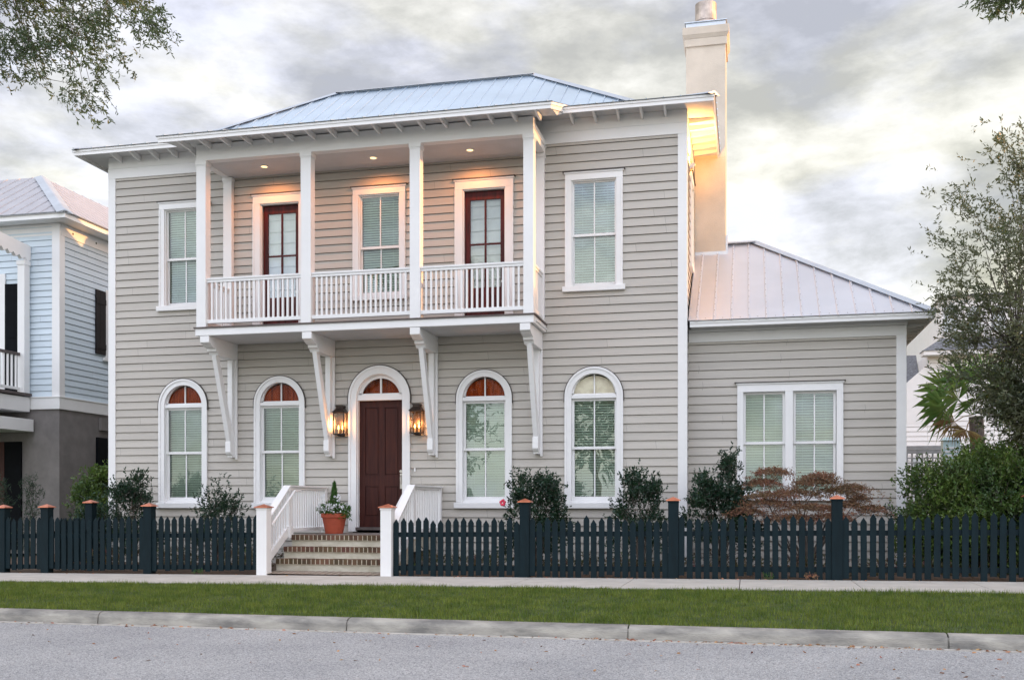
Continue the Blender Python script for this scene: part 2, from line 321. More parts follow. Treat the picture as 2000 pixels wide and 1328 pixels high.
    def build(s, name, mats, parent=None, smooth=False, loc=None, bevel=0.0, fixn=True):
        if parent is not None: org = ORG[parent.name]
        else: org = Vector(loc) if loc else Vector((0, 0, 0))
        me = bpy.data.meshes.new(name); me.from_pydata([(v[0] - org.x, v[1] - org.y, v[2] - org.z) for v in s.v], [], s.f)
        ml = mats if isinstance(mats, (list, tuple)) else [mats]
        for m in ml: me.materials.append(m)
        if len(ml) > 1: me.polygons.foreach_set('material_index', s.m)
        if fixn:
            import bmesh
            bm = bmesh.new(); bm.from_mesh(me); bmesh.ops.recalc_face_normals(bm, faces=bm.faces); bm.to_mesh(me); bm.free()
        if smooth: me.polygons.foreach_set('use_smooth', [True] * len(me.polygons))
        me.update()
        o = bpy.data.objects.new(name, me); C.objects.link(o); ORG[o.name] = org.copy()
        if parent is not None: o.parent = parent
        elif loc: o.location = loc
        if bevel:
            b = o.modifiers.new('bevel', 'BEVEL'); b.width = bevel; b.segments = 2; b.limit_method = 'ANGLE'
        return o
def dup(src, off, parent=None):
    o = src.copy(); C.objects.link(o); o.parent = parent if parent is not None else src.parent
    o.location = src.location + Vector(off); ORG[o.name] = ORG[src.name].copy(); return o
def dup_tree(root, off, **tags):
    r = root.copy(); C.objects.link(r); r.location = root.location + Vector(off); ORG[r.name] = ORG[root.name] + Vector(off)
    for ch in list(root.children):
        c = ch.copy(); C.objects.link(c); c.parent = r
        for g in list(ch.children):
            d = g.copy(); C.objects.link(d); d.parent = c
    return setp(r, **tags)

# clapboards ---------------------------------------------------------------
EXP = 0.1586; ZREF = 7.915
def clap(mb, mapf, u0, u1, z0, z1, holes=(), exp=EXP, zref=ZREF, t0=0.026, t1=0.004, gap=0.011):
    k = math.floor((z0 - zref) / exp); zb = zref + k * exp
    while zb < z1 - 1e-6:
        a, b = max(zb, z0), min(zb + exp, z1)
        cuts = {a, b}
        for h in holes:
            if h[0] == 'r':
                for c in (h[3], h[4]):
                    if a < c < b: cuts.add(c)
            else:
                _, cx, zc, r, zbt = h
                for c in (zbt, zc, zc + r):
                    if a < c < b: cuts.add(c)
                if b > zc and a < zc + r:
                    q = zc
                    while q < zc + r:
                        if a < q < b: cuts.add(q)
                        q += 0.02
        cs = sorted(cuts)
        for p, q in zip(cs[:-1], cs[1:]):
            if q - p < 1e-5: continue
            mid = (p + q) / 2; ex = []
            for h in holes:
                if h[0] == 'r':
                    if h[3] < mid < h[4]: ex.append((h[1], h[2]))
                else:
                    _, cx, zc, r, zbt = h
                    if zbt < mid < zc: ex.append((cx - r, cx + r))
                    elif zc <= mid < zc + r:
                        w = math.sqrt(max(0, r * r - (mid - zc) ** 2)); ex.append((cx - w, cx + w))
            segs = [(u0, u1)]
            for e0, e1 in ex:
                ns = []
                for s0, s1 in segs:
                    if e1 <= s0 or e0 >= s1: ns.append((s0, s1)); continue
                    if e0 > s0: ns.append((s0, e0))
                    if e1 < s1: ns.append((e1, s1))
                segs = ns
            d = lambda z: t0 + (t1 - t0) * (z - zb) / exp
            for s0, s1 in segs:
                p_ = p
                if abs(p - zb) < 1e-5 and q - p > gap + .003:
                    p_ = p + gap      # slit under the butt edge, added to deepen the lap shadow line
                    mb.quad(mapf(s0, t1, p), mapf(s1, t1, p), mapf(s1, -.03, p), mapf(s0, -.03, p))
                    mb.quad(mapf(s0, -.03, p), mapf(s1, -.03, p), mapf(s1, -.03, p_), mapf(s0, -.03, p_))
                    mb.quad(mapf(s0, -.03, p_), mapf(s1, -.03, p_), mapf(s1, d(p), p_), mapf(s0, d(p), p_))
                mb.quad(mapf(s0, d(p), p_), mapf(s1, d(p), p_), mapf(s1, d(q), q), mapf(s0, d(q), q))
        zb += exp

# ------------------------------------------------------------------ ground, road, kerb, pavement
def gz(x): return 0.007 * (x + 6.0)
def sheet(name, m, pts, kind='structure'):
    b = MB(); b.poly(pts); o = b.build(name, m); o['kind'] = kind; return o
def slopesheet(name, m, x0, x1, y0, y1, z0f, z1f, nx=24):
    b = MB()
    for i in range(nx):
        a = x0 + (x1 - x0) * i / nx; c = x0 + (x1 - x0) * (i + 1) / nx
        b.quad((a, y0, z0f(a)), (c, y0, z0f(c)), (c, y1, z1f(c)), (a, y1, z1f(a)))
    o = b.build(name, m); o['kind'] = 'structure'; return o
sheet('ground', M['turf'], [(-700, -700, -0.42), (700, -700, -0.42), (700, 900, -0.42), (-700, 900, -0.42)])
sheet('road', M['asphalt'], [(-90, -4.0, -0.25), (25, -4.0, -0.25), (25, 10.80, -0.25), (-90, 10.80, -0.25)])
cl = lambda f: (lambda x: f(max(-16, min(8, x))))
GZ = cl(gz)
slopesheet('yard', M['mulch'], -16, 8, 16.05, 26, lambda x: GZ(x) - 0.005, lambda x: 0.12)
sheet('back_lawn', M['turf'], [(-90, 16.0, -0.2), (90, 16.0, -0.2), (90, 120, -0.1), (-90, 120, -0.1)])
slopesheet('verge', M['turf'], -30, 30, 11.02, 14.3, lambda x: -0.125, lambda x: GZ(x) - 0.015, 40)
# sidewalk slabs with tooled joints
b = MB(); xs = [-5.0 + 1.63 * k for k in range(-11, 12)]
for a, c in zip(xs[:-1], xs[1:]):
    a += 0.006; c -= 0.006
    b.add([(a, 14.27, GZ(a)), (c, 14.27, GZ(c)), (c, 16.12, GZ(c)), (a, 16.12, GZ(a)), (a, 14.27, GZ(a) - .12), (c, 14.27, GZ(c) - .12), (c, 16.12, GZ(c) - .12), (a, 16.12, GZ(a) - .12)],
          [(0, 1, 2, 3), (0, 4, 5, 1), (1, 5, 6, 2), (2, 6, 7, 3), (3, 7, 4, 0)])
b.build('sidewalk', M['concrete'])['kind'] = 'structure'
slopesheet('sidewalk_bed', M['mulch'], -30, 30, 14.2, 16.2, lambda x: GZ(x) - 0.02, lambda x: GZ(x) - 0.02, 40)
# kerb: rounded stones between joints
prof = [(10.92, -0.30), (10.935, -0.165), (10.945, -0.145), (10.962, -0.125), (10.99, -0.112), (11.03, -0.105), (11.08, -0.105), (11.08, -0.30)]
b = MB(); js = [-7.645 + 3.2 * k for k in range(-6, 10)]
for a, c in zip(js[:-1], js[1:]):
    b.prism([(a + 0.009, y, z) for y, z in prof], (c - a - 0.018, 0, 0))
b.box(js[0], js[-1], 10.95, 11.06, -0.3, -0.14)
b.build('kerb', M['curb'])['kind'] = 'structure'
b = MB(); b.box(-25, 25, 10.80, 10.919, -0.30, -0.246); b.build('gutter', M['gutter'])['kind'] = 'structure'
# brick pad in front of the steps
sheet('brick_path', M['brickfloor'], [(-8.1, 16.12, 0.012), (-5.86, 16.12, 0.012), (-5.86, 16.7, 0.03), (-8.1, 16.7, 0.03)])

# ------------------------------------------------------------------ HOUSE
YW = 19.0; XL, XR = -13.0, -1.10; YG = 19.45; XG = 2.745
H = thing('house', 'two-storey taupe clapboard house with white balcony and pale metal roof behind the picket fence', 'house', (-7, 19, 0.1))
WIN_LOW = [-11.29, -9.148, -4.912, -2.797]
ZC = 3.21
front = lambda u, d, z: (u, YW - d, z)
sideR = lambda u, d, z: (XR + d, u, z)
holes = [('a', x, ZC, 0.475, 1.17) for x in WIN_LOW] + [('a', -7.03, 3.27, 0.56, 0.60)]
UP_RECT = [(-11.29, 5.17, 7.41), (-7.038, 5.19, 7.42), (-2.797, 5.17, 7.41)]
holes += [('r', x - 0.47, x + 0.47, z0 + 0.05, z1 - 0.08) for x, z0, z1 in UP_RECT]
UP_DOOR = [-9.15, -4.915]
holes += [('r', x - 0.5, x + 0.5, 4.5, 7.33) for x in UP_DOOR]
b = MB(); clap(b, front, XL + 0.13, XR - 0.13, 0.0, 7.99, holes); b.build('front_siding', M['siding'], H, fixn=False)
b = MB(); clap(b, sideR, 19.0, 26.2, 0.0, 8.36, [('r', 20.2, 20.95, 5.9, 7.5)]); b.build('side_siding', M['siding'], H, fixn=False)
# wing siding
frontG = lambda u, d, z: (u, YG - d, z); sideG = lambda u, d, z: (XG + d, u, z)
GW = [(0.297, 0.36), (1.195, 0.36)]
b = MB(); clap(b, frontG, XR + 0.002, XG - 0.13, 0.0, 4.24, [('r', -0.12, 1.62, 1.32, 3.36)], zref=4.16); b.build('wing_siding', M['siding'], H, fixn=False)
b = MB(); clap(b, sideG, 19.45, 24.6, 0.0, 4.45, [], zref=4.16); b.build('wing_side_siding', M['siding'], H, fixn=False)
# plain back and far walls that close the shell
b = MB(); b.box(XL, XL + 0.1, 19.02, 26.2, 0, 8.36); b.box(XL, XR, 26.1, 26.2, 0, 8.36); b.box(XR, XG, 24.5, 24.6, 0, 4.45); b.build('rear_wall', M['siding'], H)
b = MB(); b.box(-12.9, -4.0, 26.3, 40, 0, 8.3); b.frust(-13.3, -3.6, 26.2, 40.4, 8.301, -9.0, -8.0, 26.2, 36, 9.75); b.build('sun_block_wing', M['siding'], H)  # added unseen wing, shades the neighbour's side wall from the low sun
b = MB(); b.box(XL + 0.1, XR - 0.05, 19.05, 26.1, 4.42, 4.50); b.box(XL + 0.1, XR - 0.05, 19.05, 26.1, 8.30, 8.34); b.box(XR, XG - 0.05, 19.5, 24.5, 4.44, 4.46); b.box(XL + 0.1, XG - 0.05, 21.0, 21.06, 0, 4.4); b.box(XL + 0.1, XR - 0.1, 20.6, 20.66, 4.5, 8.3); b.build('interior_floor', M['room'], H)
# corner boards and friezes
b = MB(); b.box(XR - 0.145, XR + 0.025, YW - 0.035, YW + 0.12, 0, 8.0); b.build('corner_board', M['white'], H, bevel=0.004)
b = MB(); b.box(XL - 0.02, XL + 0.145, YW - 0.035, YW + 0.12, 0, 8.0); b.build('corner_board', M['white'], H, bevel=0.004)
b = MB(); b.box(XG - 0.145, XG + 0.025, YG - 0.035, YG + 0.12, 0, 4.22); b.build('corner_board', M['white'], H, bevel=0.004)
b = MB(); b.box(XL - 0.02, XR + 0.027, YW - 0.04, YW + 0.05, 7.975, 8.18); b.box(XL - 0.02, XR + 0.027, YW - 0.028, YW + 0.05, 8.186, 8.42); b.box(XR - 0.02, XR + 0.02, YW + 0.1, 26.2, 8.05, 8.42); b.build('frieze_board', M['white'], H, bevel=0.003)
b = MB(); b.box(XR + 0.026, XG + 0.027, YG - 0.04, YG + 0.05, 4.215, 4.395); b.box(XR + 0.026, XG + 0.045, YG - 0.05, YG + 0.05, 4.40, 4.45); b.box(XG - 0.02, XG + 0.026, YG + 0.1, 24.6, 4.22, 4.45); b.build('frieze_board', M['white'], H, bevel=0.003)

# ---- windows
def blind(x0, x1, z0, z1, y, parent, mapf=None):
    b = MB(); z = z1 - 0.03; tilt = random.uniform(48, 68)
    b.box(x0, x1, y - 0.012, y + 0.03, z1 - 0.045, z1 - 0.002)
    z = z1 - 0.05; k = 0
    while z > z0:
        t = 0.5 * 0.052; c, s = math.cos(R(tilt + (k * 7 % 5) - 2)), math.sin(R(tilt))
        b.quad((x0, y - t * c, z - t * s), (x1, y - t * c, z - t * s), (x1, y + t * c, z + t * s), (x0, y + t * c, z + t * s))
        z -= 0.0485; k += 1
    for f in (0.2, 0.8):
        xm = x0 + (x1 - x0) * f; b.box(xm - 0.002, xm + 0.002, y - 0.02, y - 0.017, z0, z1 - 0.03)
    return b.build('blind', M['blind'], parent, fixn=False)
def sash(x0, x1, z0, z1, y, parent, gl, st=0.045, bot=0.05, top=0.045, vm=True):
    b = MB(); b.box(x0, x0 + st, y, y + 0.035, z0, z1); b.box(x1 - st, x1, y, y + 0.035, z0, z1)
    b.box(x0 + st, x1 - st, y, y + 0.035, z0, z0 + bot); b.box(x0 + st, x1 - st, y, y + 0.035, z1 - top, z1)
    cx = (x0 + x1) / 2
    if vm: b.box(cx - 0.012, cx + 0.012, y + 0.004, y + 0.03, z0 + bot, z1 - top)
    o = b.build('sash', M['white'], parent, bevel=0.003)
    g = MB(); g.quad((x0 + st - .005, y + 0.018, z0 + bot - .005), (x1 - st + .005, y + 0.018, z0 + bot - .005), (x1 - st + .005, y + 0.018, z1 - top + .005), (x0 + st - .005, y + 0.018, z1 - top + .005))
    g.build('pane', gl, parent, fixn=False); return o
def dh_unit(cx, hw, z0, zm, z1, y, casing, gl):
    """double-hung unit: outer half width hw, sill z0, meeting rail zm, head z1"""
    sash(cx - hw, cx + hw, zm - 0.02, z1, y + 0.045, casing, gl)
    sash(cx - hw, cx + hw, z0, zm + 0.02, y + 0.085, casing, gl, bot=0.07, top=0.04)
    blind(cx - hw + 0.03, cx + hw - 0.03, z0 + 0.02, z1 - 0.01, y + 0.17, casing)
def low_window(cx, fanmat, fangl):
    y = YW; b = MB(); ow = 0.545; iw = 0.425
    b.box(cx - ow, cx - iw, y - 0.045, y + 0.01, 1.23, ZC); b.box(cx + iw, cx + ow, y - 0.045, y + 0.01, 1.23, ZC)
    b.ring(cx, ZC, iw, ow, y - 0.045, y + 0.01)
    b.ring(cx, ZC, ow - 0.035, ow + 0.006, y - 0.062, y - 0.0455)      # raised back band
    b.box(cx - ow - .006, cx - ow + 0.035, y - 0.062, y - 0.0455, 1.23, ZC); b.box(cx + ow - 0.035, cx + ow + .006, y - 0.062, y - 0.0455, 1.23, ZC)
    b.box(cx - iw - 0.02, cx - iw, y + 0.011, y + 0.15, 1.2, ZC); b.box(cx + iw, cx + iw + 0.02, y + 0.011, y + 0.15, 1.2, ZC)
    b.ring(cx, ZC, iw, iw + 0.02, y + 0.011, y + 0.15)
    b.box(cx - iw, cx + iw, y - 0.02, y + 0.13, 3.175, 3.245)             # transom bar
    b.box(cx - iw, cx + iw, y + 0.0, y + 0.15, 1.2, 1.27)
    f = b.build('window', M['white'], H, bevel=0.003)
    dh_unit(cx, iw, 1.27, 2.245, 3.175, y, f, M['glass'])
    # fanlight
    s = MB(); s.ring(cx, 3.245, iw - 0.035, iw + 0.0, y + 0.04, y + 0.08); s.box(cx - iw, cx + iw, y + 0.04, y + 0.08, 3.245, 3.27); s.box(cx - 0.011, cx + 0.011, y + 0.045, y + 0.075, 3.27, 3.245 + iw - .03)
    s.build('fanlight_sash', M['white'], f)
    g = MB(); g.poly([(cx + (iw - .02) * math.cos(a), y + 0.06, 3.25 + (iw - .02) * math.sin(a)) for a in np.linspace(0, math.pi, 30)]); g.build('fanlight_pane', fangl, f, fixn=False)
    g = MB(); g.prism([(cx + (iw + .015) * math.cos(a), y + 0.10, 3.2 + (iw - .02) * math.sin(a)) for a in np.linspace(0, math.pi, 30)], (0, 0.02, 0)); g.build('fanlight_shutter', fanmat, f)
    s = MB(); s.prism([(cx - ow - 0.045, y - 0.085, 1.118), (cx - ow - 0.045, y + 0.02, 1.118), (cx - ow - 0.045, y + 0.02, 1.235), (cx - ow - 0.045, y - 0.085, 1.222)], (2 * ow + 0.09, 0, 0)); s.build('sill', M['white'], f, bevel=0.006)
    s = MB(); s.ring(cx, ZC, ow + 0.007, ow + 0.021, y - 0.058, y - 0.01); s.box(cx - ow - 0.021, cx - ow - 0.007, y - 0.058, y - 0.01, ZC - 0.09, ZC); s.box(cx + ow + 0.007, cx + ow + 0.021, y - 0.058, y - 0.01, ZC - 0.09, ZC); s.build('arch_flashing', M['flash'], f)
    return f
for i, x in enumerate(WIN_LOW): low_window(x, M['fanreflect'] if i == 3 else M['fanwood'], M['glass_fan'])

def flat_casing(cx, ow, iw, zb, zt, ihead, y, parent=None, name='window'):
    b = MB()
    b.box(cx - ow, cx - iw, y - 0.045, y + 0.01, zb, ihead); b.box(cx + iw, cx + ow, y - 0.045, y + 0.01, zb, ihead)
    b.box(cx - ow, cx + ow, y - 0.047, y + 0.01, ihead, zt - 0.03); b.box(cx - ow - 0.02, cx + ow + 0.02, y - 0.065, y + 0.01, zt - 0.03, zt)
    b.box(cx - ow, cx - ow + 0.03, y - 0.06, y - 0.0455, zb, ihead); b.box(cx + ow - 0.03, cx + ow, y - 0.06, y - 0.0455, zb, ihead)
    b.box(cx - iw - 0.02, cx - iw, y + 0.011, y + 0.15, zb, ihead + 0.02); b.box(cx + iw, cx + iw + 0.02, y + 0.011, y + 0.15, zb, ihead + 0.02)
    b.box(cx - iw - .02, cx + iw + .02, y + 0.011, y + 0.15, ihead, ihead + 0.03)
    b.box(cx - iw, cx - iw + 0.02, y - 0.012, y + 0.045, zb, ihead); b.box(cx + iw - 0.02, cx + iw, y - 0.012, y + 0.045, zb, ihead); b.box(cx - iw + .02, cx + iw - .02, y - 0.012, y + 0.045, ihead - 0.02, ihead)
    f = b.build(name, M['white'], H, bevel=0.003)
    s = MB(); s.box(cx - ow - 0.045, cx + ow + 0.045, y - 0.082, y - 0.005, zt + 0.001, zt + 0.016); s.build('head_flashing', M['flash'], f)
    return f
def sill(x0, x1, zt, y, f):
    s = MB(); s.prism([(x0, y - 0.085, zt - 0.11), (x0, y + 0.02, zt - 0.11), (x0, y + 0.02, zt + 0.003), (x0, y - 0.085, zt - 0.01)], (x1 - x0, 0, 0)); s.build('sill', M['white'], f, bevel=0.006)
for cx, zb, zt in UP_RECT:
    f = flat_casing(cx, 0.543, 0.425, zb + 0.10, zt, zt - 0.15, YW)
    gl = M['glass_hi'] if cx > -6 else M['glass']
    dh_unit(cx, 0.425, zb + 0.11, 6.235, zt - 0.15, YW, f, gl)
    sill(cx - 0.59, cx + 0.59, zb + 0.11, YW, f)
# wing double window
b = MB(); y = YG
for a, c in ((-0.185, -0.075), (0.672, 0.812), (1.575, 1.69)): b.box(a, c, y - 0.045, y + 0.01, 1.36, 3.265)
b.box(-0.185, 1.69, y - 0.047, y + 0.01, 3.265, 3.40); b.box(-0.205, 1.71, y - 0.065, y + 0.01, 3.40, 3.43)
for a in (-0.185, 1.66): b.box(a, a + 0.03, y - 0.06, y - 0.0455, 1.36, 3.265)
for a in (-0.095, 0.672, 0.792, 1.575): b.box(a, a + 0.02, y + 0.011, y + 0.15, 1.36, 3.28)
b.box(-0.08, 1.58, y + 0.011, y + 0.15, 3.265, 3.30); b.box(-0.08, 1.58, y, y + 0.15, 1.33, 1.37)
f = b.build('window', M['white'], H, bevel=0.003)
for c in (0.2985, 1.1935): dh_unit(c, 0.375, 1.37, 2.32, 3.265, y, f, M['glass'])
sill(-0.23, 1.735, 1.37, y, f)
s = MB(); s.box(-0.235, 1.735, y - 0.082, y - 0.005, 3.431, 3.446); s.build('head_flashing', M['flash'], f)
# side window high on the right-hand wall
b = MB(); x = XR
b.box(x + 0.0, x + 0.05, 20.12, 20.24, 5.9, 7.5); b.box(x, x + 0.05, 20.91, 21.03, 5.9, 7.5); b.box(x, x + 0.052, 20.12, 21.03, 7.5, 7.64); b.box(x, x + 0.06, 20.08, 21.07, 5.8, 5.9)
f = b.build('window', M['white'], H)
b = MB(); b.quad((x - 0.03, 20.24, 5.9), (x - 0.03, 20.91, 5.9), (x - 0.03, 20.91, 7.5), (x - 0.03, 20.24, 7.5)); b.build('pane', M['glass'], f, fixn=False)
b = MB(); b.box(x - 0.12, x - 0.1, 20.2, 20.95, 5.9, 7.5); b.build('blind', M['blind'], f)
b = MB(); b.box(x, x + 0.08, 20.08, 21.07, 7.641, 7.655); b.build('head_flashing', M['flash'], f)

# ---- entrance
b = MB(); cx = -7.03; zc = 3.27; y = YW; ow = 0.632; iw = 0.475
b.box(cx - ow, cx - iw, y - 0.05, y + 0.01, 0.66, zc); b.box(cx + iw, cx + ow, y - 0.05, y + 0.01, 0.66, zc); b.ring(cx, zc, iw, ow, y - 0.05, y + 0.01)
b.ring(cx, zc, ow - 0.04, ow + 0.006, y - 0.068, y - 0.0505); b.box(cx - ow - .006, cx - ow + 0.04, y - 0.068, y - 0.0505, 0.66, zc); b.box(cx + ow - 0.04, cx + ow + .006, y - 0.068, y - 0.0505, 0.66, zc)
b.box(cx - iw - .02, cx - iw + 0.012, y + 0.011, y + 0.2, 0.7, zc); b.box(cx + iw - 0.012, cx + iw + .02, y + 0.011, y + 0.2, 0.7, zc); b.ring(cx, zc, iw - .012, iw + 0.02, y + 0.011, y + 0.2)
b.box(cx - iw + .012, cx + iw - .012, y + 0.0, y + 0.2, 3.235, 3.35)
DR = b.build('entrance', M['white'], H, bevel=0.003)
s = MB(); s.ring(cx, zc, 0.40, iw - 0.012, y + 0.05, y + 0.1); s.box(cx - iw + .012, cx + iw - .012, y + 0.05, y + 0.1, 3.351, 3.375); s.box(cx - 0.016, cx + 0.016, y + 0.055, y + 0.095, 3.375, zc + 0.41); s.build('fanlight_sash', M['white'], DR)
g = MB(); g.poly([(cx + .43 * math.cos(a), y + 0.07, zc + .43 * math.sin(a)) for a in np.linspace(0.15, math.pi - .15, 30)]); g.build('fanlight_pane', M['glass_fan'], DR, fixn=False)
g = MB(); g.prism([(cx + .46 * math.cos(a), y + 0.22, zc + .46 * math.sin(a)) for a in np.linspace(0, math.pi, 30)], (0, 0.02, 0)); g.build('fanlight_shutter', M['fanwood'], DR)
s = MB(); s.ring(cx, zc, ow + 0.007, ow + 0.024, y - 0.062, y - 0.01); s.box(cx - ow - 0.024, cx - ow - 0.007, y - 0.062, y - 0.01, zc - 0.1, zc); s.box(cx + ow + 0.007, cx + ow + 0.024, y - 0.062, y - 0.01, zc - 0.1, zc); s.build('arch_flashing', M['flash'], DR)
def panel(b, x0, x1, z0, z1, y):
    b.box(x0, x1, y + 0.02, y + 0.045, z0, z1)
    b.frust(x0 + 0.025, x1 - 0.025, y + 0.005, y + 0.02, z0 + 0.03, x0 + 0.025, x1 - 0.025, y + 0.005, y + 0.02, z1 - 0.03)
    for a in (0, 1):   # ogee moulding
        b.box(x0 + 0.0, x0 + 0.014, y - 0.002, y + 0.02, z0, z1); b.box(x1 - 0.014, x1, y - 0.002, y + 0.02, z0, z1)
        break
    b.box(x0 + .014, x1 - .014, y - 0.002, y + 0.02, z0, z0 + 0.014); b.box(x0 + .014, x1 - .014, y - 0.002, y + 0.02, z1 - 0.014, z1)
d = MB(); dy = y + 0.1; x0, x1 = cx - iw + .012, cx + iw - .012
st = 0.11
d.box(x0, x0 + st, dy, dy + .045, 0.745, 3.235); d.box(x1 - st, x1, dy, dy + .045, 0.745, 3.235); d.box(cx - 0.055, cx + 0.055, dy, dy + .045, 0.95, 3.11)
for z0, z1 in ((0.745, 0.95), (1.56, 1.76), (3.11, 3.235)): d.box(x0 + st, x1 - st, dy - 0.0, dy + .045, z0, z1) if z0 != 1.56 else (d.box(x0 + st, cx - .055, dy, dy + .045, z0, z1), d.box(cx + .055, x1 - st, dy, dy + .045, z0, z1))
for a, c in ((x0 + st, cx - 0.055), (cx + 0.055, x1 - st)):
    panel(d, a, c, 0.95, 1.56, dy); panel(d, a, c, 1.76, 3.11, dy)
FD = d.build('front_door', M['mahog'], DR, bevel=0.002)
h = MB(); hx = x1 - 0.055
h.box(hx - 0.025, hx + 0.025, dy - 0.008, dy, 1.50, 1.80); h.tube([(hx, dy - 0.008, 1.60), (hx, dy - 0.05, 1.60), (hx, dy - 0.05, 1.66), (hx, dy - 0.05, 1.74), (hx, dy - 0.008, 1.76)], 0.011); h.tube([(hx, dy, 1.84), (hx, dy - 0.025, 1.84)], 0.028, 14)
h.build('door_handle', M['chrome'], DR, smooth=False)
s = MB(); s.box(cx - iw, cx + iw, y - 0.09, y + 0.2, 0.69, 0.744); s.build('threshold', M['deck'], DR)
s = MB(); s.box(-6.31, -6.285, y - 0.045, y - 0.02, 1.83, 1.9); s.build('doorbell', M['white'], H)

# ---- balcony doors
for cx in UP_DOOR:
    b = MB(); ow, iw, zt = 0.578, 0.42, 7.42
    f = flat_casing(cx, ow, iw, 4.6, zt, 7.235, YW, name='balcony_door')
    d = MB(); dy = YW + 0.08; x0, x1 = cx - iw + 0.02, cx + iw - 0.02; st = 0.1
    d.box(x0, x0 + st, dy, dy + .045, 4.63, 7.21); d.box(x1 - st, x1, dy, dy + .045, 4.63, 7.21)
    for a, c in ((4.63, 4.80), (5.22, 5.36), (7.05, 7.21)): d.box(x0 + st, x1 - st, dy, dy + .045, a, c)
    d.box(cx - 0.018, cx + 0.018, dy + .005, dy + .04, 5.36, 7.05); d.box(x0 + st, cx - .018, dy + .005, dy + .04, 6.18, 6.21); d.box(cx + .018, x1 - st, dy + .005, dy + .04, 6.18, 6.21)
    d.box(cx - 0.05, cx + 0.05, dy, dy + .045, 4.80, 5.22)
    panel(d, x0 + st, cx - 0.05, 4.80, 5.22, dy); panel(d, cx + 0.05, x1 - st, 4.80, 5.22, dy)
    d.build('door_leaf', M['mahog2'], f, bevel=0.002)
    g = MB(); g.quad((x0 + st - .005, dy + .022, 5.355), (x1 - st + .005, dy + .022, 5.355), (x1 - st + .005, dy + .022, 7.055), (x0 + st - .005, dy + .022, 7.055)); g.build('pane', M['glass_door'], f, fixn=False)
    s = MB(); z = 5.3
    while z < 7.06:
        s.quad((x0 + .03, dy + 0.07, z), (x1 - .03, dy + 0.07, z), (x1 - .03, dy + 0.115, z + 0.222), (x0 + .03, dy + 0.115, z + 0.222)); s.quad((x0 + .03, dy + 0.07, z), (x1 - .03, dy + 0.07, z), (x1 - .03, dy + 0.12, z - 0.012), (x0 + .03, dy + 0.12, z - 0.012)); z += 0.235
    s.build('shade', M['shade'], f, fixn=False)
    h = MB(); h.tube([(x1 - 0.05, dy, 5.45), (x1 - 0.05, dy - 0.05, 5.45)], 0.012); h.tube([(x1 - 0.05, dy - 0.045, 5.45), (x1 - 0.05, dy - 0.08, 5.45)], [0.03, 0.02], 12); h.build('door_knob', M['chrome'], f)

# ---- balcony
BX0, BX1, BY = -10.345, -3.715, 17.85
b = MB(); b.box(BX0 - 0.01, BX1 + 0.01, BY - 0.02, YW - 0.025, 4.43, 4.565); DK = b.build('balcony_fascia', M['white'], H, bevel=0.004)
b = MB(); b.box(BX0 - 0.035, BX1 + 0.035, BY - 0.045, YW - 0.025, 4.566, 4.592)
b.build('balcony_floor', M['deck'], H)
b = MB()
for k in range(9):
    yy = BY + 0.02 + k * 0.123; b.box(BX0 + .02, BX1 - .02, yy, yy + 0.118, 4.424, 4.4295)
b.build('balcony_underside', M['soffit'], H)
b = MB(); b.box(BX1 + 0.0105, BX1 + 0.03, BY + 0.15, YW - 0.02, 4.48, 4.50); b.build('balcony_trim', M['white'], H)
PX = [(-10.345, -10.145), (-8.18, -7.975), (-6.03, -5.83), (-3.90, -3.713)]
def post(x0, x1, y0, y1, z0, z1, nm='balcony_post'):
    b = MB(); b.box(x0, x1, y0, y1, z0, z1 - 0.075); b.box(x0 - 0.014, x1 + 0.014, y0 - 0.014, y1 + 0.014, z1 - 0.075, z1 - 0.001); b.box(x0 - 0.007, x1 + 0.007, y0 - 0.007, y1 + 0.007, z1 - 0.1, z1 - 0.076)
    return b.build(nm, M['white'], H, bevel=0.004)
for a, c in PX: post(a, c, BY, BY + 0.19, 4.593, 7.79)
post(-10.335, -10.15, YW - 0.13, YW - 0.022, 4.593, 7.79, 'wall_post'); post(-3.895, -3.725, YW - 0.13, YW - 0.022, 4.593, 7.79, 'wall_post')
# railings
b = MB(); ZT = 5.54
bays = [(PX[i][1], PX[i + 1][0]) for i in range(3)]
for a, c in bays:
    b.box(a, c, BY + 0.03, BY + 0.12, ZT - 0.035, ZT); b.box(a, c, BY + 0.045, BY + 0.105, ZT - 0.085, ZT - 0.036); b.box(a, c, BY + 0.04, BY + 0.11, 4.67, 4.74)
for xa in (-10.28, -3.83):
    b.box(xa, xa + 0.09, BY + 0.19, YW - 0.13, ZT - 0.035, ZT); b.box(xa + 0.015, xa + 0.075, BY + 0.19, YW - 0.13, ZT - 0.085, ZT - 0.036); b.box(xa + .01, xa + 0.08, BY + 0.19, YW - 0.13, 4.67, 4.74)
RL = b.build('balcony_railing', M['white'], H, bevel=0.003)
bal = None
spots = []
for a, c in bays:
    n = 19; sp = (c - a) / (n + 1); spots += [(a + sp * (i + 1), BY + 0.075) for i in range(n)]
for xa in (-10.235, -3.785): spots += [(xa, BY + 0.19 + 0.09 * (i + 0.6)) for i in range(9)]
for sx, sy in spots:
    if bal is None:
        b = MB(); b.box(sx - 0.018, sx + 0.018, sy - 0.018, sy + 0.018, 4.741, ZT - 0.086); bal = b.build('baluster', M['white'], RL); b0 = (sx, sy)
    else: dup(bal, (sx - b0[0], sy - b0[1], 0), RL)
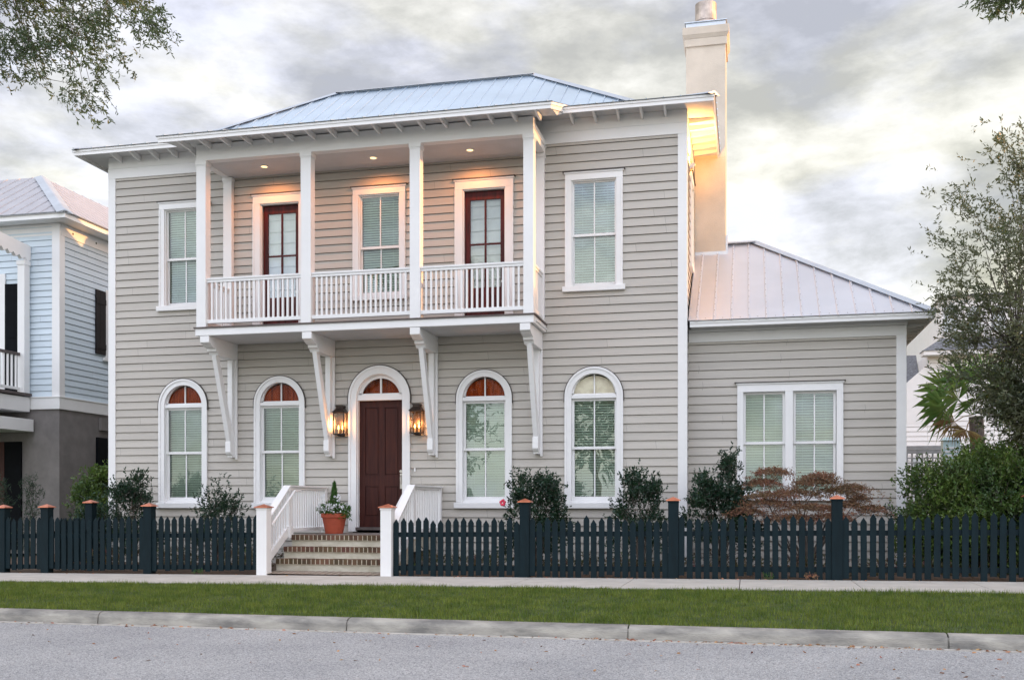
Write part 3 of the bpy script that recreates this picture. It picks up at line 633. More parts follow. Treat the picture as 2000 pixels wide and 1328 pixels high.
# beam, ceiling
b = MB(); b.box(BX0, BX1, BY + 0.0, BY + 0.17, 7.79, 8.10); b.box(BX0, BX0 + 0.14, BY + 0.171, YW - 0.03, 7.79, 8.06); b.box(BX1 - 0.14, BX1, BY + 0.171, YW - 0.03, 7.79, 8.04)
b.box(BX1 + .0005, BX1 + 0.016, BY + 0.02, YW - 0.03, 7.90, 7.925); b.build('porch_beam', M['white'], H, bevel=0.004)
b = MB()
for k in range(8):
    yy = BY + 0.172 + k * 0.12; b.box(BX0 + .141, BX1 - .141, yy, min(yy + 0.117, YW - 0.025), 7.80, 7.83)
b.build('porch_ceiling', M['soffit'], H)
# brackets
def bracket(xc):
    b = MB(); hw = 0.095
    pr = [(17.835, 4.423), (17.835, 4.30), (17.86, 4.285), (17.90, 4.28), (17.95, 4.25), (18.02, 4.225), (18.10, 4.22), (18.10, 4.17), (18.16, 4.15), (18.20, 4.10), (18.975, 4.10), (18.975, 4.423)]
    b.prism([(xc - hw, p, q) for p, q in pr], (2 * hw, 0, 0))
    h2 = 0.052
    b.box(xc - h2, xc + h2, 18.82, 18.972, 2.14, 4.10)
    b.prism([(xc - 0.045, 18.18, 4.10), (xc - 0.045, 18.32, 4.10), (xc - 0.045, 18.819, 2.75), (xc - 0.045, 18.819, 2.40), (xc - .045, 18.76, 2.42)], (0.09, 0, 0))
    b.prism([(xc - h2 - .004, 18.74, 2.45), (xc - h2 - .004, 18.819, 2.45), (xc - h2 - .004, 18.819, 2.19), (xc - h2 - .004, 18.77, 2.19), (xc - h2 - .004, 18.735, 2.24)], (2 * h2 + .008, 0, 0))
    b.box(xc + h2 + .0005, xc + h2 + 0.045, 18.93, 18.972, 2.10, 4.10)
    return b.build('bracket', M['white'], H, bevel=0.004)
br0 = bracket(-10.16)
for xx in (-8.05, -5.925, -3.865): dup(br0, (xx + 10.16, 0, 0), H)

# ---- roofs
EZ = 8.477; EX0, EX1, EY = -13.514, -0.575, 18.5; RZ = 10.86; RY = 22.6; RX0, RX1 = -9.414, -4.675; EYB = 26.7
def ribs(b, p0, p1, q0, q1, sp, w=0.035, h=0.02, jitter=0.0, screws=None):
    """ribs running up a planar slope: eave edge p0->p1, top edge q0->q1 (ends of the top edge are the hip ends)"""
    p0, p1, q0, q1 = map(Vector, (p0, p1, q0, q1)); L = (p1 - p0).length; e = (p1 - p0) / L
    n = e.cross((q0 - p0)).normalized()
    if n.z < 0: n = -n
    up = n.cross(e).normalized()
    if up.z < 0: up = -up
    ht = (q0 - p0).dot(up); a0 = (q0 - p0).dot(e); a1 = (q1 - p0).dot(e)
    s = sp * 0.5
    while s < L:
        if s < a0: hh = ht * s / a0
        elif s > a1: hh = ht * (L - s) / (L - a1)
        else: hh = ht
        if hh > 0.06:
            A = p0 + e * s - up * 0.035; B = p0 + e * s + up * (hh - 0.02)
            vs = []
            for P in (A, B): vs += [P - e * w / 2 + n * 0.001, P - e * w / 4 + n * h, P + e * w / 4 + n * h, P + e * w / 2 + n * 0.001]
            b.add(vs, [(0, 1, 5, 4), (1, 2, 6, 5), (2, 3, 7, 6), (0, 3, 2, 1), (4, 5, 6, 7)])
            if screws is not None:
                t = 0.10
                while t < hh - 0.08:
                    P = p0 + e * (s + w * 0.0) + up * t + n * (h)
                    screws.add([P - e * .007 - up * .007, P + e * .007 - up * .007, P + e * .007 + up * .007, P - e * .007 + up * .007, P + n * .008], [(0, 1, 4), (1, 2, 4), (2, 3, 4), (3, 0, 4)]); t += 0.27
                P = p0 + e * (s + sp / 2) + up * 0.07 + n * 0.002
                screws.add([P - e * .007 - up * .007, P + e * .007 - up * .007, P + e * .007 + up * .007, P - e * .007 + up * .007, P + n * .008], [(0, 1, 4), (1, 2, 4), (2, 3, 4), (3, 0, 4)])
        s += sp
def hipcap(b, p, q, w=0.14, lift=0.03):
    p, q = Vector(p), Vector(q); d = (q - p).normalized(); sx = d.cross(Vector((0, 0, 1))).normalized(); up = sx.cross(d).normalized()
    if up.z < 0: up = -up
    vs = []
    for P in (p, q): vs += [P + sx * w + up * (lift - w * 0.36), P + sx * w * .12 + up * (lift + 0.01), P - sx * w * .12 + up * (lift + 0.01), P - sx * w + up * (lift - w * 0.36)]
    b.add(vs, [(0, 1, 5, 4), (1, 2, 6, 5), (2, 3, 7, 6), (0, 3, 2, 1), (4, 5, 6, 7)])
FL, FR, BL, BR = (EX0, EY, EZ), (EX1, EY, EZ), (EX0, EYB, EZ), (EX1, EYB, EZ); T0, T1 = (RX0, RY, RZ), (RX1, RY, RZ)
KB = 1.41; KZ = EZ + 0.335 * KB
kFL, kFR, kBL, kBR = (EX0 + KB, EY + KB, KZ), (EX1 - KB, EY + KB, KZ), (EX0 + KB, EYB - KB, KZ), (EX1 - KB, EYB - KB, KZ)
b = MB(); b.poly([kFL, kFR, T1, T0]); b.poly([kFR, kBR, T1]); b.poly([kBR, kBL, T0, T1]); b.poly([kBL, kFL, T0])
b.poly([FL, FR, kFR, kFL]); b.poly([FR, BR, kBR, kFR]); b.poly([BR, BL, kBL, kBR]); b.poly([BL, FL, kFL, kBL])
ribs(b, kFL, kFR, T0, T1, 0.305); ribs(b, kFR, kBR, T1, T1, 0.305); ribs(b, kBL, kFL, T0, T0, 0.305)
ribs(b, FL, FR, kFL, kFR, 0.305); ribs(b, FR, BR, kFR, kBR, 0.305)
RF = b.build('roof', M['metal'], H, fixn=False)
b = MB(); hipcap(b, kFL, T0); hipcap(b, kFR, T1); hipcap(b, T0, T1); hipcap(b, FL, kFL); hipcap(b, FR, kFR); b.build('ridge_cap', M['metal_cap'], RF)
def eave_frame(b, x0, x1, y0, y1, z, t=0.025, h=0.115, d=0.11):
    # fascia on four sides, butted
    b.box(x0 + 0.01, x1 - 0.01, y0 + 0.01, y0 + 0.01 + t, z - d - 0.012, z - 0.012)
    b.box(x0 + 0.01, x1 - 0.01, y1 - 0.01 - t, y1 - 0.01, z - d - 0.012, z - 0.012)
    b.box(x0 + 0.01, x0 + 0.01 + t, y0 + .01 + t, y1 - .01 - t, z - d - 0.012, z - 0.012); b.box(x1 - 0.01 - t, x1 - 0.01, y0 + .01 + t, y1 - .01 - t, z - d - 0.012, z - 0.012)
    # crown strip in front of the fascia
    b.box(x0 - .004, x1 + .004, y0 - .006, y0 + .009, z - 0.055, z - 0.013); b.box(x1 - .009, x1 + .006, y0 + .01, y1 - .01, z - 0.055, z - 0.013); b.box(x0 - .006, x0 + .009, y0 + .01, y1 - .01, z - 0.055, z - 0.013)
b = MB(); eave_frame(b, EX0, EX1, EY, EYB, EZ); b.build('fascia', M['white'], H, bevel=0.002)
b = MB(); b.box(EX0 - .02, EX1 + .02, EY - .024, EY + .02, EZ - 0.011, EZ - 0.001); b.box(EX1 - .02, EX1 + .022, EY + .021, EYB, EZ - 0.011, EZ - 0.001); b.box(EX0 - .022, EX0 + .02, EY + .021, EYB, EZ - 0.011, EZ - 0.001)
b.box(-12.9, -0.7, EY - 0.01, EY + .01, EZ, EZ + .004); b.build('drip_edge', M['drip'], H)
b = MB(); b.box(EX0 + .036, EX1 - .036, EY + .036, YW + .02, 8.42, 8.44); b.box(XR - .02, EX1 - .036, YW + .021, EYB - .04, 8.42, 8.44); b.box(EX0 + .036, XL + .02, YW + .021, EYB - .04, 8.42, 8.44); b.build('soffit', M['soffit'], H)
tail = None
def rafter(axis, u, w0, w1, zt, parent, nm='rafter_tail', d0=0.05, d1=0.125, t=0.042):
    b = MB()
    if axis == 'y': pts = [(u - t / 2, w0, zt), (u - t / 2, w1, zt), (u - t / 2, w1, zt - d1), (u - t / 2, w1 + (w0 - w1) * .45, zt - d1 * .85), (u - t / 2, w0, zt - d0)]; v = (t, 0, 0)
    else: pts = [(w0, u - t / 2, zt), (w1, u - t / 2, zt), (w1, u - t / 2, zt - d1), (w1 + (w0 - w1) * .45, u - t / 2, zt - d1 * .85), (w0, u - t / 2, zt - d0)]; v = (0, t, 0)
    b.prism(pts, v); return b.build(nm, M['white'], parent, bevel=0.003)
r0 = rafter('y', -12.7, EY + .037, YW - .045, 8.419, H)
for x in (-12.27, -11.84, -11.41, -10.98): dup(r0, (x + 12.7, 0, 0))
for x in (-2.75, -2.32, -1.89, -1.46, -3.18): dup(r0, (x + 12.7, 0, 0))
r1 = rafter('x', 19.5, EX1 - .037, XR + .03, 8.419, H, d1=0.09)
for k in range(1, 12): dup(r1, (0, 0.36 * k, 0))
r2 = rafter('x', 19.6, EX0 + .037, XL - .03, 8.419, H)
for k in range(1, 4): dup(r2, (0, 0.43 * k, 0))
# balcony roof (lower pitch, reaches forward)
QX0, QX1, QY, QZ = -10.84, -3.284, 17.3, 8.12; QT = 19.85; QTZ = QZ + 0.335 * (QT - QY) + 0.008
b = MB(); b.poly([(QX0, QY, QZ), (QX1, QY, QZ), (QX1, QT, QTZ), (QX0, QT, QTZ)]); ribs(b, (QX0, QY, QZ), (QX1, QY, QZ), (QX0, QT, QTZ), (QX1, QT, QTZ), 0.305)
b.build('balcony_roof', M['metal'], H, fixn=False)
b = MB(); b.box(QX0 + .01, QX1 - .01, QY + .01, QY + .035, QZ - 0.12, QZ - 0.012); b.box(QX0 - .004, QX1 + .004, QY - .006, QY + .009, QZ - 0.055, QZ - 0.013)
for xa in (QX0 + .01, QX1 - .035):
    b.prism([(xa, QY + .036, QZ - .12), (xa, QT, QTZ - .16), (xa, QT, QTZ - .015), (xa, QY + .036, QZ - .008)], (0.025, 0, 0))
xa = QX1 - 0.0095; b.prism([(xa, QY + .01, QZ - .06), (xa, QT, QTZ - .065), (xa, QT, QTZ - .012), (xa, QY + .01, QZ - .008)], (0.014, 0, 0))
b.build('balcony_roof_fascia', M['white'], H, bevel=0.002)
b = MB(); b.box(QX0 - .02, QX1 + .02, QY - .024, QY + .02, QZ - 0.011, QZ - 0.001)
b.build('balcony_drip_edge', M['drip'], H)
b = MB(); b.prism([(QX0 + .036, QY + .036, QZ - .06), (QX0 + .036, BY + .16, QZ + .02), (QX0 + .036, QT, QTZ - .09), (QX0 + .036, QT, QTZ - .07), (QX0 + .036, QY + .036, QZ - .045)], (QX1 - QX0 - .072, 0, 0)); b.build('balcony_soffit', M['soffit'], H)
b = MB(); u = 0; pts = [(0, QY + .037, QZ - .061), (0, BY - .002, QZ - .002), (0, BY - .002, QZ - .115), (0, BY - .25, QZ - .115), (0, QY + .037, QZ - .095)]
b.prism([(QX0 + .35, p[1], p[2]) for p in pts], (0.042, 0, 0)); r3 = b.build('rafter_tail', M['white'], H, bevel=.003)
for k in range(1, 17): dup(r3, (0.43 * k, 0, 0))
# wing roof
GZ0 = 4.552; GX1 = 3.19; GY0 = 19.0; GRY = 22.03; GRZ = 6.67; GRX = 0.16; GYB = 25.06; GX0 = -1.06
gFL, gFR, gBR, gBL = (GX0, GY0, GZ0), (GX1, GY0, GZ0), (GX1, GYB, GZ0), (GX0, GYB, GZ0); gT0, gT1 = (GX0, GRY, GRZ), (GRX, GRY, GRZ)
b = MB(); b.poly([gFL, gFR, gT1, gT0]); b.poly([gFR, gBR, gT1]); b.poly([gBR, gBL, gT0, gT1])
scr = MB(); ribs(b, gFL, gFR, gT0, gT1, 0.31, w=0.045, h=0.022, screws=scr); ribs(b, gFR, gBR, gT1, gT1, 0.31)
WR = b.build('wing_roof', M['metal_wing'], H, fixn=False); scr.build('roof_screws', M['screw'], WR, fixn=False)
b = MB(); hipcap(b, gFR, gT1, 0.13); hipcap(b, gT1, gT0, 0.13); hipcap(b, gBR, gT1, 0.13); b.build('ridge_cap', M['metal_cap'], WR)
b = MB(); b.box(GX0 + .03, GX1 - .01, GY0 + .01, GY0 + .035, GZ0 - .12, GZ0 - .012); b.box(GX1 - .035, GX1 - .01, GY0 + .036, GYB, GZ0 - .12, GZ0 - .012)
b.box(GX0 + .03, GX1 + .004, GY0 - .006, GY0 + .009, GZ0 - 0.055, GZ0 - 0.013); b.box(GX1 - .009, GX1 + .006, GY0 + .01, GYB - .01, GZ0 - 0.055, GZ0 - 0.013)
b.build('wing_fascia', M['white'], H, bevel=.002)
b = MB(); b.box(GX0 + .03, GX1 + .02, GY0 - .024, GY0 + .02, GZ0 - 0.011, GZ0 - 0.001); b.box(GX1 - .02, GX1 + .022, GY0 + .021, GYB, GZ0 - 0.011, GZ0 - 0.001); b.build('wing_drip_edge', M['drip'], H)
b = MB(); b.box(GX0 + .03, GX1 - .036, GY0 + .036, YG + .02, 4.451, 4.47); b.box(XG - .02, GX1 - .036, YG + .021, 24.9, 4.451, 4.47); b.build('wing_soffit', M['soffit'], H)
r4 = rafter('x', 19.7, GX1 - .037, XG + .03, 4.45, H, d0=.02, d1=.07)
for k in range(1, 11): dup(r4, (0, 0.4 * k, 0))

# ---- chimney
b = MB(); cx0, cx1, cy0, cy1 = -1.25, -0.44, 21.62, 22.5
b.box(XR + .03, cx1, cy0, cy1, 0.0, 8.36); b.box(cx0, cx1, cy0, cy1, 8.361, 10.75)
b.box(cx0 - .03, cx1 + .03, cy0 - .03, cy1 + .03, 10.70, 10.86); b.frust(cx0 - .03, cx1 + .03, cy0 - .03, cy1 + .03, 10.861, cx0 - .07, cx1 + .07, cy0 - .07, cy1 + .07, 10.93); b.box(cx0 - .07, cx1 + .07, cy0 - .07, cy1 + .07, 10.931, 11.09)
CH = b.build('chimney', M['stucco'], H, bevel=.006)
b = MB(); b.box(cx0 - .0, cx1 + .0, cy0 + .0, cy1 + .0, 11.091, 11.20); b.box(cx0 - .03, cx1 + .03, cy0 - .03, cy1 + .03, 11.20, 11.215); b.build('chimney_cap', M['metal_cap'], CH)
fx, fy = -0.86, 22.05
b = MB(); b.lathe(fx, fy, [(0.21, 11.216), (0.225, 11.25), (0.225, 11.36), (0.24, 11.37), (0.24, 11.40), (0.225, 11.41), (0.225, 11.75), (0.0, 11.76)], 28)
b.build('flue', M['flue'], CH, smooth=False)
b = MB(); b.box(XR + .03, cx1 + .04, cy0 - .04, cy0 - .002, 6.30, 6.42); b.box(cx1 + .001, cx1 + .04, cy0 - .002, cy1, 6.3, 6.75); b.build('chimney_flashing', M['metal_cap'], CH)

# ------------------------------------------------------------------ lamps on the house
def downlight(x, y, label, first=None):
    t = thing('recessed_light', label, 'ceiling light', (x, y, 7.80), 'recessed lights in the balcony ceiling')
    b = MB(); b.ring(0, 0, 0.062, 0.088, 0, 0.008, 0, 2 * math.pi, 28)
    b.v = [(x + v[0], y + v[2], 7.799 - v[1]) for v in b.v]; b.build('trim_ring', M['white'], t)
    b = MB(); b.lathe(x, y, [(0.0, 7.797), (0.062, 7.797)], 24); b.build('lens', M['lamp'], t, fixn=False)
    l = bpy.data.lights.new('downlight', 'SPOT'); l.energy = 58; l.color = (1.0, 0.33, 0.09); l.spot_size = R(165); l.spot_blend = 0.6; l.shadow_soft_size = 0.05
    lo = bpy.data.objects.new('downlight_bulb', l); C.objects.link(lo); lo.parent = t; lo.location = (0, 0, -0.02)
    return t
downlight(-9.22, 18.45, 'recessed warm light in the balcony ceiling above the left balcony door')
downlight(-6.96, 18.45, 'recessed warm light in the balcony ceiling above the small middle window')
downlight(-5.05, 18.45, 'recessed warm light in the balcony ceiling above the right balcony door')

def lantern(xc):
    t = thing('wall_lantern', 'lit bronze wall lantern with two flames left of the front door', 'wall lantern', (xc, YW - 0.03, 2.55), 'bronze lanterns beside the front door')
    y1 = YW - 0.03; y0 = y1 - 0.21; w = 0.105; z0, z1 = 2.56, 2.99
    b = MB()
    for sx in (-1, 1):
        for yy in (y0, y1 - 0.018): b.box(xc + sx * w - 0.009, xc + sx * w + 0.009, yy, yy + 0.018, z0, z1)
    for z in (z0, z1 - .018): b.box(xc - w - 0.012, xc + w + 0.012, y0 - .004, y0 + .016, z, z + 0.02); b.box(xc - w - .012, xc - w + .01, y0 + .017, y1, z, z + .02); b.box(xc + w - .01, xc + w + .012, y0 + .017, y1, z, z + .02)
    b.box(xc - w, xc + w, y1 - 0.012, y1, z0 + .021, z1 - .02); b.box(xc - w + .01, xc + w - .01, y0 + .016, y1 - .013, z0 + .002, z0 + 0.014)
    b.box(xc - 0.05, xc + 0.05, y1 + .0005, y1 + 0.03, z0 - 0.03, z1 + .1); b.frust(xc - 0.03, xc + .03, y0 + .06, y1 - .04, z0 - .03, xc - .07, xc + .07, y0 + .03, y1 - .01, z0 - .0005)
    b.build('frame', M['bronze'], t)
    b = MB(); b.frust(xc - w - .03, xc + w + .03, y0 - .02, y1, z1 + .005, xc - .068, xc + .068, y0 + .045, y1 - .01, z1 + .085); b.box(xc - .068, xc + .068, y0 + .045, y1 - .012, z1 + .086, z1 + .12); b.box(xc - .08, xc + .08, y0 + .035, y1 - .008, z1 + .121, z1 + .14); b.build('cap', M['bronze'], t)
    b = MB(); b.quad((xc - w, y0 + .008, z0 + .02), (xc + w, y0 + .008, z0 + .02), (xc + w, y0 + .008, z1 - .02), (xc - w, y0 + .008, z1 - .02))
    for sx in (-w, w): b.quad((xc + sx, y0 + .01, z0 + .02), (xc + sx, y1 - .01, z0 + .02), (xc + sx, y1 - .01, z1 - .02), (xc + sx, y0 + .01, z1 - .02))
    b.build('glass', M['lampglass'], t, fixn=False)
    for k, dx in enumerate((-0.042, 0.042)):
        b = MB(); b.tube([(xc + dx, y0 + .11, z0 + .02), (xc + dx, y0 + .11, z0 + .10)], 0.011, 10); b.build('candle', M['riser'], t)
        b = MB(); b.lathe(xc + dx, y0 + .11, [(0.001, z0 + .10), (0.014, z0 + .118), (0.018, z0 + .138), (0.011, z0 + .165), (0.001, z0 + .195)], 12); b.build('flame', M['flame'], t, smooth=True)
    l = bpy.data.lights.new('lantern_light', 'POINT'); l.energy = 16.0; l.color = (1.0, 0.42, 0.15); l.shadow_soft_size = 0.03
    lo = bpy.data.objects.new('lantern_bulb', l); C.objects.link(lo); lo.parent = t; lo.location = (0, -0.10, 0.23)
    return t
L1 = lantern(-7.80)
dup_tree(L1, (1.575, 0, 0), label='lit bronze wall lantern with two flames right of the front door', cat='wall lantern', group='bronze lanterns beside the front door')

# warm lamp added below the right eave to make soffit and chimney glow
t = thing('eave_fill_light', 'small warm fill lamp added under the right eave to make the soffit and chimney glow', 'fill light', (XR + .03, 19.75, 7.62))
b = MB(); b.box(XR + .03, XR + .05, 19.71, 19.79, 7.58, 7.66); b.frust(XR + .05, XR + .10, 19.72, 19.78, 7.60, XR + .05, XR + .13, 19.70, 19.80, 7.66); b.build('housing', M['white'], t)
b = MB(); b.box(XR + .06, XR + .12, 19.71, 19.79, 7.661, 7.664); b.build('lens', M['lamp'], t)
l = bpy.data.lights.new('eave_fill', 'SPOT'); l.energy = 260; l.color = (1.0, 0.45, 0.10); l.spot_size = R(170); l.spot_blend = 0.7; l.shadow_soft_size = 0.05
lo = bpy.data.objects.new('eave_fill_bulb', l); C.objects.link(lo); lo.parent = t; lo.location = (0.09, 0.0, 0.06); lo.rotation_euler = (R(160), R(-22), 0)

# security camera by the left balcony post
b = MB(); b.box(-10.72, -10.66, 18.93, 18.975, 7.30, 7.36); b.tube([(-10.69, 18.93, 7.33), (-10.66, 18.80, 7.32)], 0.028, 12); t_ = b.build('security_camera', M['bronze'], loc=(-10.69, 18.97, 7.33))
setp(t_, 'tiny dark security camera on the siding left of the balcony', 'camera')

# ------------------------------------------------------------------ front steps
ST = thing('front_steps', 'brick-edged front steps with painted white risers leading to the front door', 'steps', (-6.98, 16.7, 0.03))
SX0, SX1 = -8.10, -5.86
levels = [(16.65, 0.24), (16.96, 0.44), (17.28, 0.64)]
for i, (y0, zt) in enumerate(levels):
    y1 = levels[i + 1][0] + 0.03 if i < 2 else 18.93
    b = MB(); b.box(SX0, SX1, y0 + 0.02, y1, zt - 0.30 if i else -0.05, zt - 0.10); S = b.build('step', M['riser'], ST, bevel=.004)
    b = MB(); b.box(SX0, SX1, y0 - 0.005, y1, zt - 0.098, zt - 0.006); b.build('mortar_bed', M['mortar'], S)
    b = MB(); x = SX0 + 0.005; 
    while x < SX1 - 0.04:
        w = 0.070 + random.uniform(-.005, .005); j = random.uniform(-.004, .004)
        vs = MB(); b.box(x, min(x + w, SX1), y0 - 0.012 + j, y0 + 0.19, zt - 0.092, zt + random.uniform(-.003, .002)); x += w + 0.015
    b.build('brick_nosing', M['brick'], S, bevel=.006)
    if i == 2:
        b = MB()
        for r_ in range(8):
            xx = SX0 + (0.11 if r_ % 2 else 0.0)
            yy = y0 + 0.20 + r_ * 0.105
            while xx < SX1 - .05:
                b.box(xx, min(xx + 0.205, SX1), yy, yy + 0.097, zt - .03, zt + random.uniform(-.004, 0.0)); xx += 0.217
        b.box(SX0, SX1, y0 + 1.05, 18.93, zt - .03, zt - .001)
        b.build('landing_pavers', M['paver'], S)

def stair_rail(xc, label, inner):
    t = thing('stair_railing', label, 'railing', (xc, 17.28, 0.64), 'white railings of the front steps')
    yN, zN = 17.28, 1.54; yE, zE = 16.36, 0.93; yW_ = 18.955; sl = (zN - zE) / (yN - yE)
    b = MB(); b.box(xc - .07, xc + .07, yN - .05, yW_, zN - .03, zN); b.box(xc - .03, xc + .03, yN, yW_, zN - .075, zN - .031)
    b.prism([(xc - .07, yN - .0505, zN), (xc - .07, yN - .0505, zN - .04), (xc - .07, yE, zE - .04), (xc - .07, yE, zE)], (.14, 0, 0))
    b.prism([(xc - .03, yN - .06, zN - .045), (xc - .03, yN - .06, zN - .09), (xc - .03, yE, zE - .085), (xc - .03, yE, zE - .041)], (.06, 0, 0))
    b.build('handrail', M['white'], t, bevel=.004)
    b = MB(); b.box(xc - .03, xc + .03, yN + .07, yW_, 0.69, 0.755)
    b.prism([(xc - .04, yN - .071, 0.80), (xc - .04, yN - .071, 0.62), (xc - .04, yE, 0.12), (xc - .04, yE, 0.27)], (.08, 0, 0)); b.build('bottom_rail', M['white'], t, bevel=.003)
    b = MB(); b.box(xc - .07, xc + .07, yN - .07, yN + .07, 0.58, 0.80); b.box(xc - .045, xc + .045, yN - .05, yN + .05, .80, zN - .03); b.build('newel', M['white'], t, bevel=.004)
    b = MB(); b.box(xc - .045, xc + .045, yW_ - .09, yW_ + .01, .64, zN - .03); b.build('newel', M['white'], t, bevel=.004)
    b = MB(); b.tube([(xc + inner * .13, yN + .25, zN - .10), (xc + inner * .13, yN, zN - .10), (xc + inner * .13, yE - .02, zE - .10)], 0.02, 8); b.tube([(xc + inner * .13, yN + .1, zN - .1), (xc, yN + .1, zN - .1)], .008, 6); b.tube([(xc + inner * .13, yE + .1, zE - .04), (xc, yE + .1, zE - .04)], .008, 6); b.build('grab_rail', M['white'], t)
    src = None; n = 14
    for i in range(n):
        yy = yN + .15 + i * (yW_ - .1 - yN - .15) / n
        if src is None:
            b = MB(); b.box(xc - .017, xc + .017, yy - .017, yy + .017, .756, zN - .076); src = b.build('baluster', M['white'], t); s0 = yy
        else: dup(src, (0, yy - s0, 0))
    src = None
    for i in range(7):
        yy = yN - .14 - i * .105; dz = -(yN - yy) * sl
        if src is None:
            b = MB(); b.box(xc - .017, xc + .017, yy - .017, yy + .017, .80 + dz + .02, zN - .075 + dz); src = b.build('baluster', M['white'], t); s0 = yy; d0 = dz
        else: dup(src, (0, yy - s0, dz - d0))
    return t
stair_rail(-8.16, 'white wooden stair railing left of the front door, by the flower pot', 1)
stair_rail(-5.79, 'white wooden stair railing right of the front door, partly behind the pickets', -1)

# ------------------------------------------------------------------ fences
FY = 16.2
def copper(b, xc, yc, z, r=0.1):
    b.box(xc - r, xc + r, yc - r, yc + r, z, z + 0.014); b.frust(xc - r, xc + r, yc - r, yc + r, z + .0142, xc - .004, xc + .004, yc - .004, yc + .004, z + .062)
def gatepost(xc, label):
    t = thing('gate_post', label, 'post', (xc, FY, 0), 'white gate posts at the foot of the steps')
    b = MB(); b.box(xc - .095, xc + .095, FY - .10, FY + .09, -0.02, 1.135); b.box(xc - .104, xc + .104, FY - .109, FY + .099, 1.10, 1.134); b.build('post', M['white'], t, bevel=.005)
    b = MB(); copper(b, xc, FY - .005, 1.1355, 0.125); b.build('copper_cap', M['copper'], t)
gatepost(-8.10, 'white square gate post with copper cap left of the front steps')
gatepost(-5.855, 'white square gate post with copper cap right of the front steps')
def fence(x0, x1, posts, label, y=FY, step=0.1282):
    t = thing('picket_fence', label, 'fence', ((x0 + x1) / 2, y, 0), 'dark blue-green picket fences')
    zf = lambda x: 0.01 * (x + 6)
    b = MB()
    for za in (0.09, 0.645):
        b.add([(x0, y + .001, za + zf(x0)), (x1, y + .001, za + zf(x1)), (x1, y + .036, za + zf(x1)), (x0, y + .036, za + zf(x0)), (x0, y + .001, za + .08 + zf(x0)), (x1, y + .001, za + .08 + zf(x1)), (x1, y + .036, za + .08 + zf(x1)), (x0, y + .036, za + .08 + zf(x0))],
              [(0, 3, 2, 1), (4, 5, 6, 7), (0, 1, 5, 4), (1, 2, 6, 5), (2, 3, 7, 6), (3, 0, 4, 7)])
    b.build('rails', M['picket'], t)
    ps = []
    for xp in posts:
        z = zf(xp)
        b = MB(); b.box(xp - .078, xp + .078, y - .045, y + .11, -0.05, 1.20 + z); b.box(xp - .084, xp + .084, y - .051, y + .116, 1.165 + z, 1.199 + z); P = b.build('fence_post', M['picket'], t, bevel=.004)
        b = MB(); copper(b, xp, y + .032, 1.2005 + z, 0.108); b.build('copper_cap', M['copper'], P)
    src = None; x = x0 + 0.05
    edges = [x0] + [p for p in posts] + [x1]
    for e0, e1 in zip(edges[:-1], edges[1:]):
        a = e0 + (0.078 if e0 in posts else 0.0) + 0.047; c = e1 - (0.078 if e1 in posts else 0.0) - 0.047
        if c < a: continue
        n = max(1, round((c - a) / step)); 
        for i in range(n + 1):
            xx = a + (c - a) * i / n; hw = 0.0455
            if src is None:
                b = MB(); b.prism([(xx - hw, y - .021, 0.0), (xx + hw, y - .021, 0.0), (xx + hw, y - .021, .875), (xx, y - .021, .945), (xx - hw, y - .021, .875)], (0, .02, 0))
                src = b.build('picket', M['picket'], t); s0 = xx; z0 = zf(xx)
            else:
                o = dup(src, (xx - s0, random.uniform(-.002, .001), zf(xx) - z0 + random.uniform(-.004, .004))); o.rotation_euler = (0, R(random.uniform(-.45, .45)), 0)
                # rotate about its own base
                o.location += Vector((0, 0, 0))
            
    return t
fence(-13.95, -8.205, [-13.31, -12.40, -10.32], 'dark picket fence left of the front steps, along the pavement')
fence(-5.75, 5.2, [-3.513, -1.133, 1.321, 4.02], 'dark picket fence right of the front steps, along the pavement')
# side fence going back between the two houses
t = thing('picket_fence', 'short dark picket fence running back beside the green shrub at the left', 'fence', (-12.5, 17, 0), 'dark blue-green picket fences')
b = MB(); b.box(-12.52, -12.485, 16.35, 18.4, 0.05, 0.13); b.box(-12.52, -12.485, 16.35, 18.4, .62, .70); b.build('rails', M['picket'], t)
b = MB(); b.box(-12.53, -12.375, 17.50, 17.655, -.05, 1.22); P = b.build('fence_post', M['picket'], t, bevel=.004); b = MB(); copper(b, -12.4525, 17.5775, 1.2205, .108); b.build('copper_cap', M['copper'], P)
src = None
for i in range(15):
    yy = 16.42 + i * .128
    if 17.42 < yy < 17.72: continue
    if src is None:
        b = MB(); b.prism([(-12.54, yy - .045, 0), (-12.54, yy + .045, 0), (-12.54, yy + .045, .87), (-12.54, yy, .94), (-12.54, yy - .045, .87)], (.02, 0, 0)); src = b.build('picket', M['picket'], t); s0 = yy
    else: dup(src, (0, yy - s0, 0))

# ------------------------------------------------------------------ foliage machinery
def np_mesh(name, verts, nper, m, parent=None, loc=(0, 0, 0), extra=None):
    """verts (K, nper, 3): K separate n-gons"""
    K = verts.shape[0]; org = ORG[parent.name] if parent is not None else Vector(loc)
    v = verts.reshape(-1, 3) - np.array(org[:])
    me = bpy.data.meshes.new(name); me.vertices.add(len(v)); me.vertices.foreach_set('co', v.astype(np.float32).ravel())
    me.loops.add(K * nper); me.loops.foreach_set('vertex_index', np.arange(K * nper, dtype=np.int32))
    me.polygons.add(K); me.polygons.foreach_set('loop_start', np.arange(0, K * nper, nper, dtype=np.int32)); me.polygons.foreach_set('loop_total', np.full(K, nper, dtype=np.int32))
    me.update(calc_edges=True); me.materials.append(m)
    o = bpy.data.objects.new(name, me); C.objects.link(o); ORG[o.name] = Vector(org)
    if parent is not None: o.parent = parent
    else: o.location = loc
    return o
def unit(a): return a / np.maximum(np.linalg.norm(a, axis=-1, keepdims=True), 1e-9)
